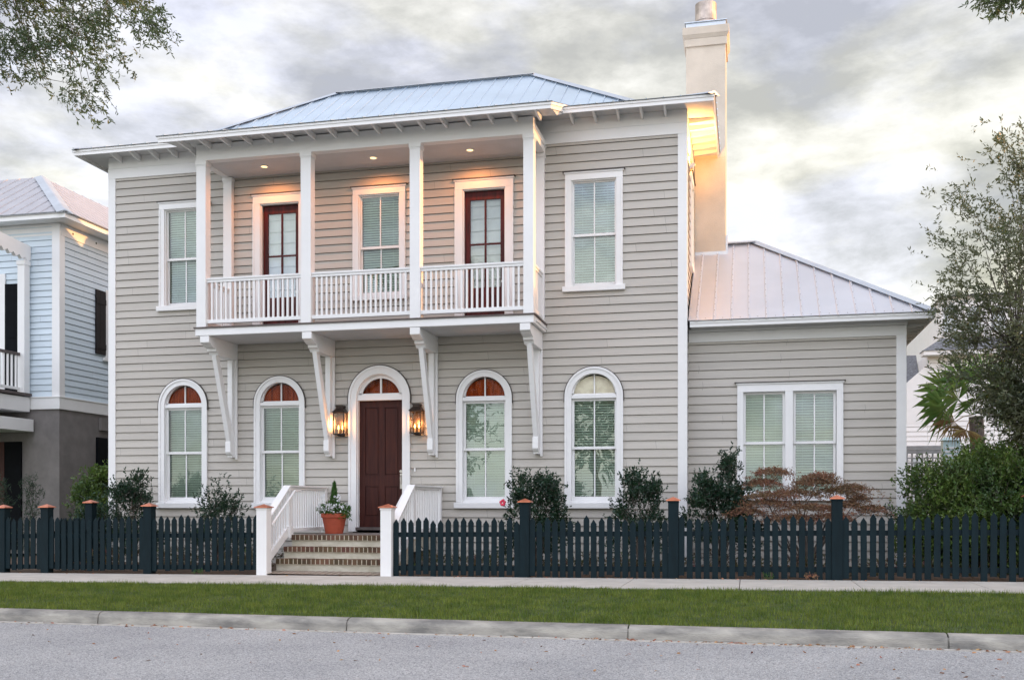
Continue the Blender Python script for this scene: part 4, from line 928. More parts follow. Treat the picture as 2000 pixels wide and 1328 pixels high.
def leaf_polys(p, d, L, Wd, curl=0.15, sides=6):
    """p base points (K,3), d directions (K,3)"""
    K = len(p); d = unit(d); r = unit(RNG.normal(size=(K, 3))); s = unit(np.cross(d, r)); n = np.cross(s, d)
    L = (L * RNG.uniform(.7, 1.25, K))[:, None]; Wd = (Wd * RNG.uniform(.8, 1.2, K))[:, None]
    if sides == 6: prof = [(0, 0), (.3, .85), (.68, .8), (1, 0), (.68, -.8), (.3, -.85)]
    else: prof = [(0, 0), (.5, 1), (1, 0), (.5, -1)]
    out = np.stack([p + d * L * a + s * Wd * .5 * w + n * L * curl * (a * a - abs(w) * .35) for a, w in prof], 1)
    return out
def sprigs(P, D, k, L, lw, tl, spread=0.9, sides=6, droop=0.0):
    """P sprig bases, D directions, k leaves each; twig length tl"""
    K = len(P); D = unit(D + np.array([0, 0, -droop])); t = np.tile(np.linspace(.15, 1, k), K); Pi = np.repeat(P, k, 0); Di = np.repeat(D, k, 0)
    TL = np.repeat(tl * RNG.uniform(.6, 1.3, K), k)[:, None]
    base = Pi + Di * TL * t[:, None]
    ld = Di * RNG.uniform(.4, 1.0, len(base))[:, None] + unit(RNG.normal(size=base.shape)) * spread
    leaves = leaf_polys(base, ld, L, lw, sides=sides)
    q = unit(np.cross(D, RNG.normal(size=D.shape))); e = P + D * (tl * RNG.uniform(.8, 1.1, K))[:, None]; w = 0.0022
    twig = np.stack([P - q * w, e - q * w * .4, e + q * w * .4, P + q * w], 1)
    return leaves, twig
def clumped(n, centers, sig):
    i = RNG.integers(0, len(centers), n); sg = np.array(sig) if hasattr(sig, '__len__') else np.array([sig] * 3)
    return centers[i] + RNG.normal(size=(n, 3)) * sg, i
def in_ellipsoid(n, c, r, inner=0.0):
    out = []
    while len(out) < n:
        q = RNG.uniform(-1, 1, 3); l = np.linalg.norm(q)
        if l < 1 and l > inner: out.append(np.array(c) + q * np.array(r))
    return np.array(out)
def woody(b, root, tips, r0, wob=0.06, mid=0.45, nodes=None):
    root = np.array(root); tips = np.array(tips)
    if nodes:     # limbs run to a few nodes, thin branches fan out from the nearest one
        K = tips[RNG.choice(len(tips), min(nodes, len(tips)), replace=False)]; K = root + (K - root) * .72
        woody(b, root, K, r0, wob, mid)
        for tp in tips:
            q = K[np.argmin(np.linalg.norm(K - tp, axis=1))]; m = (q + tp) / 2 + RNG.normal(size=3) * .12 * np.linalg.norm(tp - q)
            b.tube([q, m, tp], [r0 * .16, r0 * .10, r0 * .04], 5, cap=False)
        return
    for tp in tips:
        m = root + (tp - root) * mid + RNG.normal(size=3) * wob * np.linalg.norm(tp - root); m[2] += 0.08 * np.linalg.norm(tp - root)
        pts = [root, root + (m - root) * .5 + RNG.normal(size=3) * wob * .3, m, m + (tp - m) * .5 + RNG.normal(size=3) * wob * .4, tp]
        b.tube(pts, [r0, r0 * .75, r0 * .5, r0 * .32, r0 * .12], 5, cap=False)
def shrub(name, label, cat, base, centers, sig, n, k, L, lw, tl, m, group=None, r0=0.018, spread=.9, sides=6, center=None, droop=0.0, upb=0.5):
    t = thing(name, label, cat, base, group); centers = np.array(centers, float)
    P, _ = clumped(n, centers, sig); P[:, 2] = np.maximum(P[:, 2], base[2] + .08)
    c = np.array(center if center is not None else (base[0], base[1], base[2] + .5)); D = unit(P - c) + np.array([0, 0, upb]) + RNG.normal(size=P.shape) * .45
    lv, tw = sprigs(P, D, k, L, lw, tl, spread, sides, droop)
    np_mesh('foliage', lv, lv.shape[1], m, t)
    b = MB(); woody(b, (base[0], base[1], base[2] - .05), centers, r0, .05); br = b.build('branches', M['bark'], t, smooth=True, fixn=False)
    if n > 150: np_mesh('twigs', tw, 4, M['bark'], t)
    return t
def cone_centers(n, base, h, r, top=0.25, yr=None):
    out = []
    for i in range(n):
        f = RNG.uniform(0.12, 1) ** .8; a = RNG.uniform(0, 6.28); rr = r * (1 - (1 - top) * f) * math.sqrt(RNG.uniform(.1, 1))
        out.append((base[0] + rr * math.cos(a), base[1] + (yr or 1) * rr * math.sin(a), base[2] + h * f))
    return out

# ---- camellias along the front wall
def camellia(x, y, h, r, n, label, extra=()):
    cs = cone_centers(34, (x, y, .15), h - .18, r * 1.3, .42) + list(extra)
    return shrub('camellia', label, 'shrub', (x, y, .12), cs, (.085, .085, .09), int(n * 1.9), 7, .055, .026, .12, M['leaf_cam'], 'camellia shrubs along the house front', r0=.014)
camellia(-11.88, 18.05, 1.62, .44, 560, 'dark camellia shrub at the left corner of the house', [(-11.6, 18.0, 1.6), (-11.75, 18.0, 1.68)])
camellia(-9.95, 18.0, 1.32, .44, 330, 'loose dark camellia shrub below the gap between the two left arched windows', [(-9.95, 18.0, 1.5), (-9.6, 18.0, 1.25)])
cm = camellia(-3.7, 17.9, 1.62, .55, 720, 'dark camellia with a single pink bloom, between the two right arched windows')
camellia(-1.80, 17.9, 1.66, .42, 520, 'dark camellia shrub just left of the white corner board of the main block')
camellia(-.48, 18.0, 1.58, .60, 900, 'tallest dark camellia shrub, at the inner corner beside the red maple', [(-.35, 18.0, 1.7), (-.33, 18.0, 1.82), (-.34, 18.0, 1.92), (-.3, 18, 1.6)])
b = MB()
for k in range(12):
    a = k * 2.4; rr = .012 + .0022 * k; c = Vector((-4.19, 17.5, 1.22)); d_ = Vector((math.cos(a), -.45, math.sin(a))).normalized()
    b.tube([c + d_ * rr, c + d_ * (rr + .03)], [.016, .022], 6)
b.build('bloom', M['pink'], cm, smooth=True)

# ---- japanese maple with flat layered sprays
t = thing('japanese_maple', 'low spreading Japanese maple with reddish brown layered leaves in front of the double window', 'small tree', (0.95, 18.0, .1))
layers = [(0.42, 17.9, 1.78, .40), (1.7, 17.9, 1.5, .40), (2.0, 17.9, 1.15, .3), (0.25, 18.0, 1.60, .40), (1.2, 17.9, 1.70, .35), (.35, 17.7, 1.38, .5), (1.15, 17.9, 1.60, .50), (.75, 17.8, 1.42, .55), (1.45, 18, 1.45, .45), (.3, 17.7, 1.25, .50), (1.0, 17.6, 1.18, .6), (1.6, 17.9, 1.22, .42), (0.0, 17.6, 1.12, .35), (.7, 17.6, 1.0, .55), (1.35, 17.7, 1.02, .45), (1.8, 17.9, 1.32, .22)]
Ps = []
for lx, ly, lz, lr in layers:
    n = int(410 * lr / .45); q = RNG.normal(size=(n, 3)) * np.array([lr * .46, lr * .42, .024]); q[:, 2] -= 0.10 * (q[:, 0] ** 2 + q[:, 1] ** 2) / (lr * lr); Ps.append(q + np.array([lx, ly, lz]))
P = np.concatenate(Ps); D = RNG.normal(size=P.shape) * np.array([1, 1, .25]); D[:, 2] -= .2
lv, tw = sprigs(P, D, 4, .040, .014, .06, .8, 4); np_mesh('foliage', lv, 4, M['leaf_maple'], t); np_mesh('twigs', tw, 4, M['bark'], t)
b = MB(); woody(b, (.95, 18.0, .05), [np.array(l[:3]) - np.array([0, 0, .03]) for l in layers], .028, .09); b.build('branches', M['bark'], t, smooth=True, fixn=False)

# ---- hedge shrubs at the right
def hedgeshrub(x, y, h, r, n, m, label, L=.06, lw=.028):
    cs = [p for p in in_ellipsoid(38, (x, y, h * .5), (r, r * .8, h * .5))]
    return shrub('hedge_shrub', label, 'shrub', (x, y, .05), cs, (.13, .13, .13), n, 6, L, lw, .13, m, 'shrubs behind the right end of the fence', r0=.015)
hedgeshrub(3.15, 18.3, 2.0, .66, 3600, M['leaf_hedge'], 'bright green shrub right against the wing corner board')
hedgeshrub(3.95, 18.1, 2.0, .85, 4600, M['leaf_hedge'], 'mid green leafy shrub behind the fence, second from the wing')
hedgeshrub(4.95, 18.0, 2.15, .9, 4200, M['leaf_cam'], 'dark glossy shrub at the right edge behind the last fence post')
hedgeshrub(4.7, 20.4, 2.3, 1.2, 3800, M['leaf_hedge'], 'taller green shrub below the utility box and palm')
shrub('sapling', 'thin leggy sapling with sparse leaves against the wing corner board', 'shrub', (2.75, 18.3, .05), [(2.35, 18.2, 1.05), (2.55, 18.2, 1.35), (2.45, 18.2, .85), (2.7, 18.2, 1.5), (2.9, 18.2, 1.2)], (.05, .05, .09), 34, 5, .05, .025, .12, M['leaf_cam'], r0=.007)

# ---- left neighbour planting
hx = [p for p in in_ellipsoid(26, (-14.6, 21.0, 1.0), (.72, .6, .95))]
shrub('leafy_shrub', 'rounded bright green shrub against the grey stucco wall at the left', 'shrub', (-14.6, 21.0, .0), hx, (.13, .13, .1), 2200, 6, .075, .035, .14, M['leaf_hedge'], r0=.02)
shrub('leafy_shrub', 'dark low shrub in the passage beside the left corner of the house', 'shrub', (-13.3, 18.9, .0), [p for p in in_ellipsoid(14, (-13.35, 18.9, .65), (.4, .4, .6))], (.1, .1, .1), 600, 6, .06, .03, .12, M['leaf_cam'], r0=.014)
for X_, Y_, h_, lab in ((-16.75, 21.3, 1.75, 'narrow dark upright conifer in front of the grey stucco wall'), (-17.35, 21.0, 1.75, 'narrow upright shrub at the left edge behind the first fence post')):
    cs = [(X_ + RNG.normal() * .06, Y_ + RNG.normal() * .06, .2 + (h_ - .25) * f) for f in np.linspace(0, 1, 12)]
    shrub('narrow_conifer', lab, 'conifer', (X_, Y_, 0), cs, (.09, .09, .08), 420, 6, .05, .012, .1, M['leaf_cam'], 'narrow shrubs by the neighbouring house', r0=.012)

# ---- big trees
def tree(name, label, base, trunk_h, r_tr, crown_pts, sig, n, k, L, lw, tl, m, droop=.3, group=None, spread=.8, sides=6, twigs=True, lean=(0, 0), nodes=12, limb=.34):
    t = thing(name, label, 'tree', base, group); b = MB(); bx, by, bz = base
    top = (bx + lean[0], by + lean[1], bz + trunk_h)
    b.tube([(bx, by, bz - .3), (bx, by, bz), (bx + lean[0] * .3, by + lean[1] * .3, bz + trunk_h * .45), top], [r_tr * 1.6, r_tr * 1.15, r_tr * .85, r_tr * .62], 12)
    b.build('trunk', M['bark'], t, smooth=True, fixn=False)
    cp = np.array(crown_pts, float); b = MB(); woody(b, top, cp, r_tr * limb, .07, nodes=nodes); b.build('limbs', M['bark'], t, smooth=True, fixn=False)
    P, i = clumped(n, cp, sig); c = np.array(top); D = unit(P - c) + RNG.normal(size=P.shape) * .6
    lv, tw = sprigs(P, D, k, L, lw, tl, spread, sides, droop); np_mesh('crown', lv, lv.shape[1], m, t)
    if twigs: np_mesh('twigs', tw, 4, M['bark'], t)
    return t
# right-hand tree: trunk stands beyond the picture, crown hangs in front of the wing corner
cp = [p for p in in_ellipsoid(330, (7.0, 18.4, 4.25), (3.75, 2.1, 2.8), .2) if p[0] < 8.6]
cp = [p for p in cp if not (p[0] < 3.6 and p[2] < 3.2)]
cp += [(3.45, 18.2, 6.25), (3.7, 18.2, 6.0), (3.25, 18.2, 5.55), (3.35, 18.2, 4.75), (3.6, 18.2, 5.2), (4.1, 18.2, 7.1), (4.2, 18.2, 6.9), (4.3, 18.2, 6.6), (4.45, 18.2, 6.4), (4.55, 18.2, 6.7), (3.9, 18.2, 4.4), (3.3, 18.2, 4.45), (3.35, 18.2, 3.35), (3.6, 18.2, 3.4), (4.0, 18.0, 3.1), (4.3, 18.2, 2.6)] + [p for p in in_ellipsoid(190, (5.45, 18.3, 3.0), (1.6, 1.1, 1.0))]
tree('oak_tree', 'sparse small-leaved tree reaching in from the right edge over the wing corner', (6.9, 18.6, 0), 2.2, .2, cp, (.18, .2, .15), 20000, 7, .070, .024, .17, M['leaf_right'], droop=.1)
# overhanging oak, upper left: hanging sprays
hang = []
def lowline(x):   # how far down the sprays hang at world x
    pts = [(-8.6, 5.55), (-7.4, 5.55), (-7.15, 5.45), (-6.9, 5.50), (-6.65, 5.20), (-6.4, 5.10), (-6.25, 5.40), (-6.1, 5.42), (-6.0, 5.62), (-5.85, 5.80), (-5.7, 5.95), (-5.6, 6.3), (-5.4, 6.6), (-4, 7.2)]
    return float(np.interp(x, [p[0] for p in pts], [p[1] for p in pts]))
while len(hang) < 330:
    x = RNG.uniform(-10.5, -6.08); z = RNG.uniform(5.1, 8.2)
    if z > lowline(x) + .20 + .02 * RNG.uniform(): hang.append((x, 9.0 + RNG.uniform(-.9, .9) * (0.4 if z < 6.4 else 1), z))
hang += [(-6.42, 9.0, 5.2), (-6.36, 9.0, 5.3), (-6.62, 9.0, 5.28), (-6.6, 9.0, 5.4), (-5.62, 9, 5.8), (-5.68, 9, 5.88), (-5.7, 9, 6.0), (-6.9, 9, 5.6), (-7.1, 9, 5.55), (-6.3, 9, 5.5), (-5.85, 9, 5.95)]
tree('live_oak', 'live oak whose small-leaved sprays hang into the upper left corner', (-11.2, 9.6, -.1), 8.2, .3, hang, (.08, .10, .08), 8200, 8, .045, .0140, .12, M['leaf_oak'], droop=.5, nodes=10, limb=.15)
# second oak, upper right corner
hr = [(2.12, 10, 5.88), (2.18, 10, 5.78), (2.26, 10, 5.72), (2.24, 10, 5.84), (2.38, 10, 5.82), (2.45, 10, 5.80), (2.5, 10, 5.9)] + [(RNG.uniform(2.3, 5.2), RNG.uniform(9.8, 10.8), RNG.uniform(6.08, 7.9)) for _ in range(70)]
tree('live_oak', 'live oak whose leafy tip shows in the upper right corner', (5.4, 10.4, -.1), 7.6, .25, hr, (.07, .09, .05), 2200, 7, .05, .015, .09, M['leaf_oak'], droop=.6)
# trees across the street, behind the camera (their reflections stand in the panes)
def bgtree(x, y, h, r, label):
    cp = [p for p in in_ellipsoid(60, (x, y, h * .62), (r, r, h * .36), .3)]
    return tree('street_tree', label, (x, y, -.2), h * .4, .28, cp, (.55, .55, .45), 1500, 5, .30, .13, .5, M['leaf_oak'], group='trees across the street', sides=4, twigs=False)
bgtree(-16.5, -13, 9.5, 3.2, 'broad tree across the street, mirrored in the left windows')
bgtree(-8.0, -16, 10.5, 3.0, 'tree across the street, mirrored in the right balcony windows')

# ---- palm behind the hedge
t = thing('fan_palm', 'fan palm with green and yellowing fronds between the hedge and the white house', 'palm tree', (5.0, 24.0, 0))
b = MB(); b.tube([(5.0, 24, -.2), (4.95, 24, 1.2), (4.85, 24.0, 3.1)], [.2, .16, .15], 12); b.build('trunk', M['bark'], t, smooth=True)
def frond(c, d, Lr, m, droop=.15):
    c = Vector(c); d = Vector(d).normalized(); s = d.cross(Vector((0, -1, .2))).normalized(); n = d.cross(s); K = 26
    hub = c + d * Lr * .55; b = MB(); b.tube([c, c + d * Lr * .3 + Vector((0, 0, .04)), hub], .011, 5)
    for i in range(K):
        a = R(-105 + 210 * i / (K - 1)); dd = (d * math.cos(a) + s * math.sin(a) + n * random.uniform(-.12, .12)).normalized(); LL = Lr * (.50 + .14 * math.cos(a)) * random.uniform(.88, 1.08)
        e = hub + dd * LL + Vector((0, 0, -droop * LL * random.uniform(.4, 2.0))); mid = hub + dd * LL * .55; w = dd.cross(n).normalized() * .015
        b.add([hub - w * .3, mid + w, e, mid - w], [(0, 1, 2), (0, 2, 3)])
    b.build('frond', m, t, fixn=False)
for c_, d_, l_, m_ in [((4.75, 24, 3.2), (-.30, -.3, 1), 1.15, 'palm'), ((4.8, 24, 3.15), (-.9, -.5, .15), 1.15, 'palm'), ((4.8, 24, 3.15), (-.1, -.8, .35), .95, 'palm'), ((4.8, 24, 3.15), (-.9, -.3, .75), 1.2, 'palm'), ((4.8, 24, 3.15), (.8, -.3, .5), 1.1, 'palm'), ((4.8, 24, 3.15), (-.75, -.5, -.3), .9, 'palmdry'), ((4.8, 24.1, 3.25), (.35, 0, 1.0), 1.2, 'palm'), ((4.8, 24, 3.15), (.6, -.6, .1), 1.0, 'palm'), ((4.7, 23.9, 3.15), (-.55, -.8, .5), 1.0, 'palm'), ((4.7, 23.9, 3.0), (-.3, -.8, -.5), .7, 'palmdry')]:
    frond(c_, d_, l_ * 1.12, M[m_])

# ------------------------------------------------------------------ potted plant
px_, py_, pz_ = -7.63, 18.15, 0.641
t = thing('potted_plant', 'terracotta pot of white flowers and a small conifer on the landing left of the door', 'potted plant', (px_, py_, pz_))
b = MB(); b.lathe(px_, py_, [(0.0, pz_), (.165, pz_), (.225, pz_ + .30), (.245, pz_ + .305), (.252, pz_ + .38), (.235, pz_ + .385), (.225, pz_ + .34), (0.0, pz_ + .34)], 36); b.build('pot', M['terracotta'], t, smooth=False, bevel=.004)
P = in_ellipsoid(300, (px_, py_, pz_ + .44), (.29, .27, .13)); D = unit(P - np.array([px_, py_, pz_ + .25])) + RNG.normal(size=P.shape) * .4
P2 = in_ellipsoid(60, (px_ + .24, py_ - .08, pz_ + .38), (.12, .12, .14)); P = np.concatenate([P, P2]); D = np.concatenate([D, RNG.normal(size=P2.shape) + np.array([.6, -.3, .2])])
lv, tw = sprigs(P, D, 6, .038, .018, .06, .9, 6); np_mesh('foliage', lv, 6, M['leaf_bright'], t)
F = RNG.uniform(0, 1, 700); A = RNG.uniform(0, 6.28, 700); Rr = .11 * (1 - F * .85) * np.sqrt(RNG.uniform(.2, 1, 700))
P = np.stack([px_ + Rr * np.cos(A), py_ + Rr * np.sin(A), pz_ + .42 + .52 * F], 1)
lv, tw = sprigs(P, unit(P - np.array([px_, py_, pz_ + .45])) * .6 + np.array([0, 0, .9]), 5, .035, .007, .04, .5, 4); np_mesh('conifer', lv, 4, M['leaf_bright'], t)
A = RNG.uniform(0, 6.28, 70); P = np.stack([px_ + .27 * np.cos(A), py_ + .26 * np.sin(A) - .03, pz_ + .40 + RNG.uniform(0, .17, 70)], 1)
P = np.concatenate([P, in_ellipsoid(40, (px_ - .02, py_ - .2, pz_ + .50), (.24, .10, .07)), in_ellipsoid(16, (px_ + .14, py_ - .1, pz_ + .68), (.10, .08, .08)), in_ellipsoid(10, (px_ - .16, py_ - .1, pz_ + .66), (.07, .08, .07))])
Pi = np.repeat(P, 6, 0) + RNG.normal(size=(len(P) * 6, 3)) * .006; lv = leaf_polys(Pi, RNG.normal(size=Pi.shape) + np.array([0, -.9, .4]), .027, .024, sides=6); np_mesh('flowers', lv, 6, M['petal'], t)

# ------------------------------------------------------------------ neighbouring house, left
NB = thing('neighbour_house', 'pale blue clapboard house on a grey stucco ground floor, at the left', 'house', (-19, 25, 0))
nX, nY = -17.58, 23.5
nfront = lambda u, d, z: (u, nY - d, z); nside = lambda u, d, z: (nX + d, u, z)
b = MB(); clap(b, nfront, -23.0, nX - .17, 4.0, 8.48, [('r', -20.9, -19.15, 4.3, 7.05)], exp=.165, zref=4.0); b.build('front_siding', M['bluesiding'], NB, fixn=False)
b = MB(); clap(b, nside, nY + .17, 34, 4.0, 8.5, [('r', 25.42, 26.3, 5.35, 7.05)], exp=.165, zref=4.0); b.build('side_siding', M['bluesiding'], NB, fixn=False)
b = MB(); b.box(nX - .2, nX + .03, nY - .035, nY + .19, 4.0, 8.5); b.build('corner_board', M['white'], NB, bevel=.005)
b = MB(); b.box(-23, nX + .05, nY - .06, nY + .06, 3.69, 3.99); b.box(nX - .04, nX + .05, nY + .061, 34, 3.69, 3.99); b.box(-23, nX + .07, nY - .085, nY + .06, 3.991, 4.02); b.box(nX - .04, nX + .07, nY + .061, 34, 3.991, 4.02); b.build('belt_board', M['white'], NB, bevel=.004)
b = MB(); b.box(-23, nX, nY, 34, -.1, 3.689); b.build('stucco_wall', M['greystucco'], NB)
b = MB(); b.box(-23, nX - .04, nY + .02, 34, 4.03, 8.45); b.build('wall_core', M['bluesiding'], NB)
b = MB(); b.box(-23.5, nX + .02, nY - .02, nY + .05, 8.25, 8.56); b.box(nX - .02, nX + .04, nY + .051, 34, 8.25, 8.56)
b.build('frieze_board', M['white'], NB)
nE = (-17.04, 23.0, 8.69); nT = (-20.5, 26.0, 10.72)
b = MB()
P1, P2, P3 = (-26.0, 23.0, 8.69), nE, (-17.04, 37.0, 8.69); Q2 = (-20.04, 26.0, 10.72); Q1 = (-26.0, 26.0, 10.72); Q3 = (-20.04, 37, 10.72)
b.poly([P1, P2, Q2, Q1]); b.poly([P2, P3, Q3, Q2]); b.poly([Q1, Q2, Q3, (-26, 37, 10.72)])
ribs(b, (-26.0, 23.0, 8.69), nE, (-26.0, 26.0, 10.72), Q2, .42); ribs(b, nE, P3, Q2, (-20.04, 37, 10.72), .42)
NR = b.build('roof', M['metal_nb'], NB, fixn=False); b = MB(); hipcap(b, nE, Q2, .2); b.build('ridge_cap', M['metal_cap'], NR)
b = MB(); b.box(-26, -17.05, 23.01, 23.04, 8.55, 8.68); b.box(-17.08, -17.05, 23.041, 37, 8.55, 8.68); b.box(-26, -17.03, 22.98, 23.0, 8.66, 8.689); b.build('fascia', M['white'], NB)
b = MB(); b.box(-26, -17.02, 22.965, 22.979, 8.67, 8.70); b.box(-17.03, -17.0, 22.98, 37, 8.67, 8.70); b.build('drip_edge', M['drip'], NB)
b = MB(); b.box(-26, -17.09, 23.05, nY + .02, 8.57, 8.59); b.box(nX, -17.09, nY + .021, 37, 8.57, 8.59); b.build('soffit', M['white'], NB)
for yy in (24.0, 25.0, 25.7): 
    b = MB(); b.lathe(nX + .041, yy, [(0.0, 8.4), (.03, 8.4)], 10); b.v = [(nX + .043, yy + (v[1] - yy), 8.4 + (v[0] - nX - .041)) for v in b.v]; b.build('soffit_vent', M['shutterblack'], NB, fixn=False)
# side shutters and windows
b = MB(); b.box(nX + .03, nX + .07, 24.97, 25.15, 5.36, 7.13); b.box(nX + .03, nX + .07, 25.155, 25.40, 5.36, 7.13); b.box(nX + .0705, nX + .085, 24.97, 25.40, 5.5, 5.65); b.box(nX + .0705, nX + .085, 24.97, 25.40, 6.75, 6.9); b.build('shutter', M['shutterbrown'], NB)
b = MB(); b.box(nX + .02, nX + .06, 25.42, 25.52, 5.3, 7.1); b.box(nX + .02, nX + .06, 25.42, 26.4, 7.1, 7.2); b.box(nX + .02, nX + .1, 25.3, 26.4, 5.2, 5.3); f = b.build('window', M['white'], NB)
b = MB(); b.quad((nX + .0, 25.5, 5.3), (nX + .0, 26.3, 5.3), (nX, 26.3, 7.1), (nX, 25.5, 7.1)); b.build('pane', M['glass_hi'], f, fixn=False)
b = MB(); b.box(nX + .01, nX + .06, 25.03, 25.8, .8, 3.05); b.box(nX + .061, nX + .075, 25.03, 25.35, .9, 2.95); b.build('shutter', M['shutterblack'], NB)
b = MB(); b.box(nX + .01, nX + .10, 25.15, 26.0, 3.25, 3.6); b.build('lintel', M['greystucco'], NB)
# its porch on the left: floor, post, scalloped beam, railing
b = MB(); pX = -18.40
b.box(-23, pX, 20.5, nY - .09, 3.62, 4.0); PF = b.build('porch_fascia', M['white'], NB, bevel=.005)
b = MB(); b.box(-23, pX + .06, 20.4, nY - .09, 4.03, 4.10); b.build('porch_floor', M['deck'], NB)
b = MB(); b.box(pX - .21, pX + .0, nY - .30, nY - .09, 4.101, 7.57); b.box(pX - .23, pX + .02, nY - .32, nY - .08, 7.45, 7.569); b.build('porch_post', M['white'], NB, bevel=.006)
b = MB(); pts = [(20.4, 8.25), (nY - .05, 7.98), (nY - .05, 7.62)]
for i in range(13):
    yy = nY - .05 - (i + 1) * .22; pts.append((yy + .11, 7.56 + .02 * i)); pts.append((yy, 7.66 + .02 * i))
b.prism([(pX - .1, p, q) for p, q in pts], (.1, 0, 0)); b.build('scalloped_beam', M['white'], NB)
b = MB(); b.box(pX - .2, pX - .12, 20.5, nY - .31, 5.08, 5.15); b.build('porch_handrail', M['deck'], NB)
b = MB(); b.box(pX - .19, pX - .13, 20.5, nY - .31, 4.18, 4.25); RLN = b.build('porch_railing', M['white'], NB)
src = None
for i in range(18):
    yy = nY - .42 - i * .15
    if src is None: b = MB(); b.box(pX - .18, pX - .14, yy - .02, yy + .02, 4.251, 5.079); src = b.build('baluster', M['white'], RLN); s0 = yy
    else: dup(src, (0, yy - s0, 0))
b = MB(); b.box(-23, pX + .1, 20.5, nY - .07, 3.10, 3.42); b.build('lower_beam', M['white'], NB, bevel=.005)
b = MB(); b.box(-19.18, -18.66, nY - .07, nY - .022, 4.1, 7.02); b.box(-19.06, -18.80, nY - .085, nY - .0705, 4.2, 5.4); b.box(-19.06, -18.80, nY - .085, nY - .0705, 5.6, 6.9); b.build('shutter', M['shutterblack'], NB)
b = MB(); b.box(-19.5, -19.185, nY - .06, nY - .022, 4.1, 7.3); b.build('window', M['white'], NB)
b = MB(); b.box(-19.2, -18.70, nY - .06, nY - .001, .0, 2.85); b.build('shutter', M['shutterblack'], NB)
b = MB(); b.box(-19.6, -19.21, nY - .06, nY - .001, .0, 2.85); b.build('ground_floor_door', M['mahog'], NB)

# ------------------------------------------------------------------ white house beyond, right
BG = thing('white_house', 'white clapboard house with dormer windows half hidden behind the right-hand tree', 'house', (12, 45, 0))
bgf = lambda u, d, z: (u, 45 - d, z)
b = MB(); clap(b, bgf, 7.24, 20, 0, 7.4, [], exp=.2, zref=0, t0=.03); clap(b, bgf, 7.8, 20, 7.9, 9.7, [], exp=.2, zref=0, t0=.03); b.build('front_siding', M['bgwhite'], BG, fixn=False)
b = MB(); b.box(7.26, 20, 45.02, 55, 0, 7.4); b.box(7.8, 20, 45.02, 55, 7.4, 9.7); b.build('wall', M['bgwhite'], BG)
b = MB(); b.frust(6.95, 20.4, 44.4, 45.3, 7.45, 7.75, 20, 44.95, 45.2, 8.0); b.build('skirt_roof', M['shingle'], BG)
b = MB(); b.box(7.0, 20.3, 44.45, 45.2, 7.28, 7.449); b.build('cornice', M['bgwhite'], BG)
b = MB(); b.frust(7.7, 20.5, 44.7, 55, 9.7, 11, 17, 47, 51, 10.2); b.build('roof', M['shingle'], BG)
for xx in (8.1, 9.0, 9.9, 11.6):
    b = MB(); b.box(xx - .36, xx + .36, 44.90, 44.965, 8.1, 9.4); f = b.build('window', M['bgwhite'], BG); b = MB(); b.box(xx - .26, xx + .26, 44.885, 44.899, 8.25, 9.25); b.build('pane', M['bgpane'], f)
b = MB(); clap(b, bgf, 1.0, 7.23, 0, 4.5, [], exp=.2, zref=0, t0=.03); b.prism([(1.5, 44.98, 4.5), (7.23, 44.98, 4.5), (7.23, 44.98, 6.95), (4.5, 44.98, 4.5)], (0, .1, 0)); b.build('wing_siding', M['bgwhite'], BG, fixn=False)
b = MB(); b.prism([(0.5, 45.3, 4.5), (7.23, 45.3, 4.5), (7.23, 47.8, 7.6), (3.0, 47.8, 7.6)], (0, .1, .15)); b.build('wing_roof', M['shingle'], BG)
b = MB(); b.box(6.6, 7.0, 44.9, 44.96, .6, 3.1); b.build('window', M['bgpane'], BG)
# unseen house added at the right to keep the low sun off the street
CHs = thing('sun_blocker_house', 'unseen grey house added across the side street at the right to shade the street from the low sun', 'house', (32, 14, -.3))
b = MB(); b.box(27, 37, -6, 34, -.4, 7.2); b.build('wall', M['siding'], CHs)
b = MB(); b.frust(26.4, 37.6, -6.6, 34.6, 7.201, 31, 33, -2, 30, 9.6); b.build('roof', M['shingle'], CHs)
for k in range(8):
    for zz_ in (1.0, 4.4):
        b = MB(); b.box(26.95, 26.999, -4 + k * 4.6, -2.8 + k * 4.6, zz_, zz_ + 1.9); f = b.build('window', M['white'], CHs); b = MB(); b.box(26.93, 26.949, -3.9 + k * 4.6, -2.9 + k * 4.6, zz_ + .1, zz_ + 1.8); b.build('pane', M['bgpane'], f)
# autumn-coloured tree top between the houses
tree('autumn_tree', 'sunlit orange tree top above the far grey roof', (8.0, 58, 0), 5, .2, in_ellipsoid(24, (8.0, 58, 8.0), (1.5, 1.2, 1.2)), .35, 420, 5, .3, .14, .3, M['autumn'], sides=4, twigs=False)
# lattice screen and utility box
t = thing('lattice_fence', 'grey lattice screen with a flat top rail beside the wing corner', 'fence', (4.3, 27, 0))
b = MB(); b.box(3.0, 5.3, 26.95, 27.08, 2.56, 2.64); b.box(3.0, 5.3, 26.97, 27.05, 2.45, 2.55); b.build('top_rail', M['greywood'], t)
b = MB()
for i in range(20): b.box(3.0 + i * .12, 3.04 + i * .12, 27.0, 27.012, 1.0, 2.449)
for i in range(12): b.box(3.0, 5.3, 26.985, 26.999, 1.0 + i * .12, 1.04 + i * .12)
b.build('lattice', M['greywood'], t)
for xa in (3.0, 5.2):
    b = MB(); b.box(xa, xa + .12, 26.96, 27.06, 0, 2.44); b.build('post', M['greywood'], t)
t = thing('utility_box', 'pale teal utility cabinet with louvred front standing beside the lattice screen', 'cabinet', (4.75, 26.3, 0))
b = MB(); b.box(4.56, 4.95, 26.2, 26.5, 1.6, 2.72); b.frust(4.53, 4.98, 26.16, 26.54, 2.721, 4.60, 4.91, 26.22, 26.48, 2.80); b.build('body', M['box'], t, bevel=.01)
b = MB()
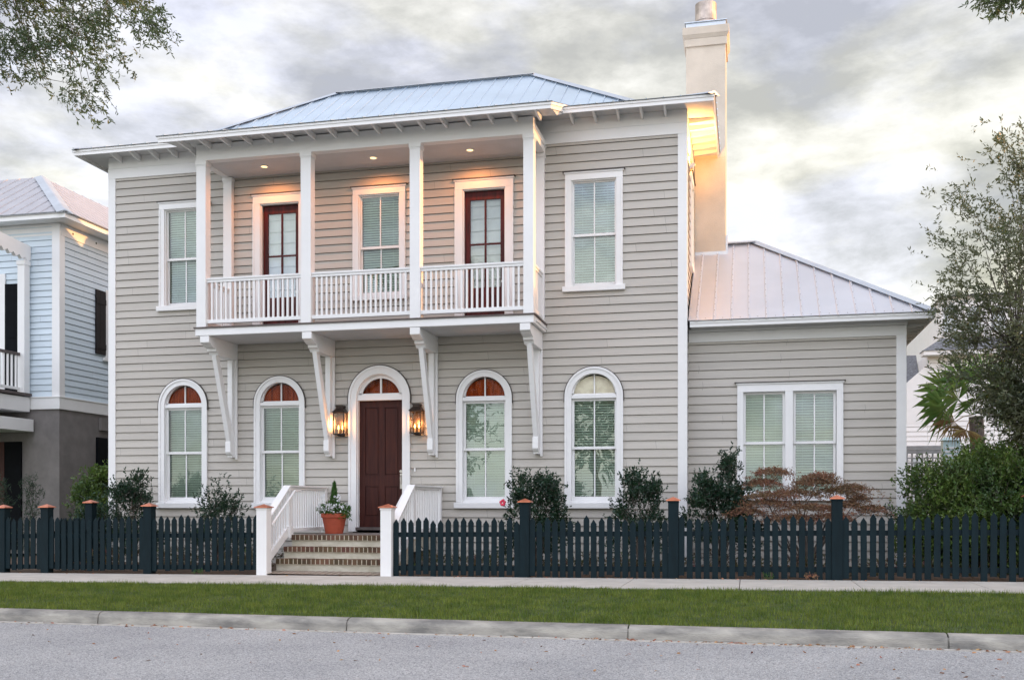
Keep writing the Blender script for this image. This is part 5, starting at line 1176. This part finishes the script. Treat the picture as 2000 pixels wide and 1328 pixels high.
for i in range(9): b.box(4.60, 4.91, 26.185, 26.199, 1.8 + i * .09, 1.84 + i * .09)
b.build('louvres', M['white'], t)
b = MB(); b.box(4.70, 4.80, 26.3, 26.4, 0, 1.599); b.build('stand', M['greywood'], t)

# ------------------------------------------------------------------ small ground things
# grass blades on the verge
n = 150000
x = RNG.uniform(-13.5, 6.5, n); yv = RNG.uniform(11.06, 14.28, n) + .035 * np.sin(x * 3.3) * np.sin(x * 7.9)
f = (yv - 11.02) / (14.3 - 11.02); zb = -.125 * (1 - f) + (0.007 * (x + 6) - .015) * f
tuft = np.sin(x * 9.1 + 3 * np.sin(yv * 5.3)) * np.sin(yv * 11.7 + 2 * np.sin(x * 4.1)); hgt = RNG.uniform(.02, .058, n) * (1 + .45 * np.maximum(tuft, 0) + .4 * np.sin(x * 1.7 + yv * 2.3) * np.sin(yv * 3.1 - x)); az = RNG.uniform(0, 6.28, n); lean = RNG.uniform(.1, .9, n)
base = np.stack([x, yv, zb], 1); wv = np.stack([np.cos(az), np.sin(az), 0 * az], 1) * .0035; ld = np.stack([np.cos(az + 1.5), np.sin(az + 1.5), 0 * az], 1) * (hgt * lean)[:, None]
tip = base + ld + np.stack([0 * x, 0 * x, hgt], 1)
o = np_mesh('grass', np.stack([base - wv, base + wv, tip], 1), 3, M['grass']); setp(o, 'short green grass of the verge between kerb and pavement', 'grass', kind='stuff')
# fallen leaves
P = []; 
for _ in range(420):
    r_ = RNG.uniform()
    if r_ < .62: P.append((RNG.uniform(-9.5, 3.5) if RNG.uniform() < .55 else RNG.normal(.8, 1.6), 10.87 - abs(RNG.normal(0, .045)), -.243))
    elif r_ < .88: P.append((RNG.uniform(-9, 3.5), RNG.uniform(8.3, 10.8), -.247))
    else: xx = RNG.uniform(-13, 4.5); P.append((xx, 16.08 - abs(RNG.normal(0, .08)), gz(xx) + .004))
P = np.array(P); D = RNG.normal(size=P.shape) * np.array([1, 1, .12]); lv = leaf_polys(P, D, .045, .026, .25)
lv[:, :, 2] = np.maximum(lv[:, :, 2], P[:, None, 2]) ; o = np_mesh('fallen_leaves', lv, 6, M['deadleaf']); setp(o, 'reddish brown fallen leaves along the kerb and on the road', 'leaves', kind='stuff')
# low planting in the bed
n = 2600; x = np.concatenate([RNG.uniform(-12.3, -8.6, 700), RNG.uniform(-5.6, 5.2, n - 700)]); yv = RNG.uniform(16.5, 18.3, n); cl_ = np.sin(x * 2.9) * np.sin(x * 1.3 + yv * 2) > -.35; x = x[cl_]; yv = yv[cl_]
P = np.stack([x, yv, .05 + RNG.uniform(0, .28, len(x)) * (0.5 + .5 * np.sin(x * 1.9) ** 2)], 1); D = RNG.normal(size=P.shape) + np.array([0, 0, 1.1])
lv, tw = sprigs(P, D, 6, .06, .022, .1, .8, 6); o = np_mesh('groundcover', lv, 6, M['groundcover']); setp(o, 'low mixed ground cover in the bed behind the pickets', 'ground cover', kind='stuff')
# weeds at the foot of the fence
for X_, m_, lab in ((.32, 'leaf_bright', 'small green weed at the foot of the fence left of the dry tuft'), (.95, 'deadleaf', 'dry brown weed tuft at the foot of the fence'), (-9.3, 'leaf_bright', 'small green weed at the foot of the left fence')):
    q = in_ellipsoid(26, (X_, 16.12, gz(X_) + .03), (.10, .03, .035)); D = RNG.normal(size=q.shape) + np.array([0, 0, 1]); lv, tw = sprigs(q, D, 5, .03, .008, .05, .7, 4)
    o = np_mesh('weed', lv, 4, M[m_], loc=(X_, 16.12, 0)); setp(o, lab, 'weed', 'weeds along the fence')
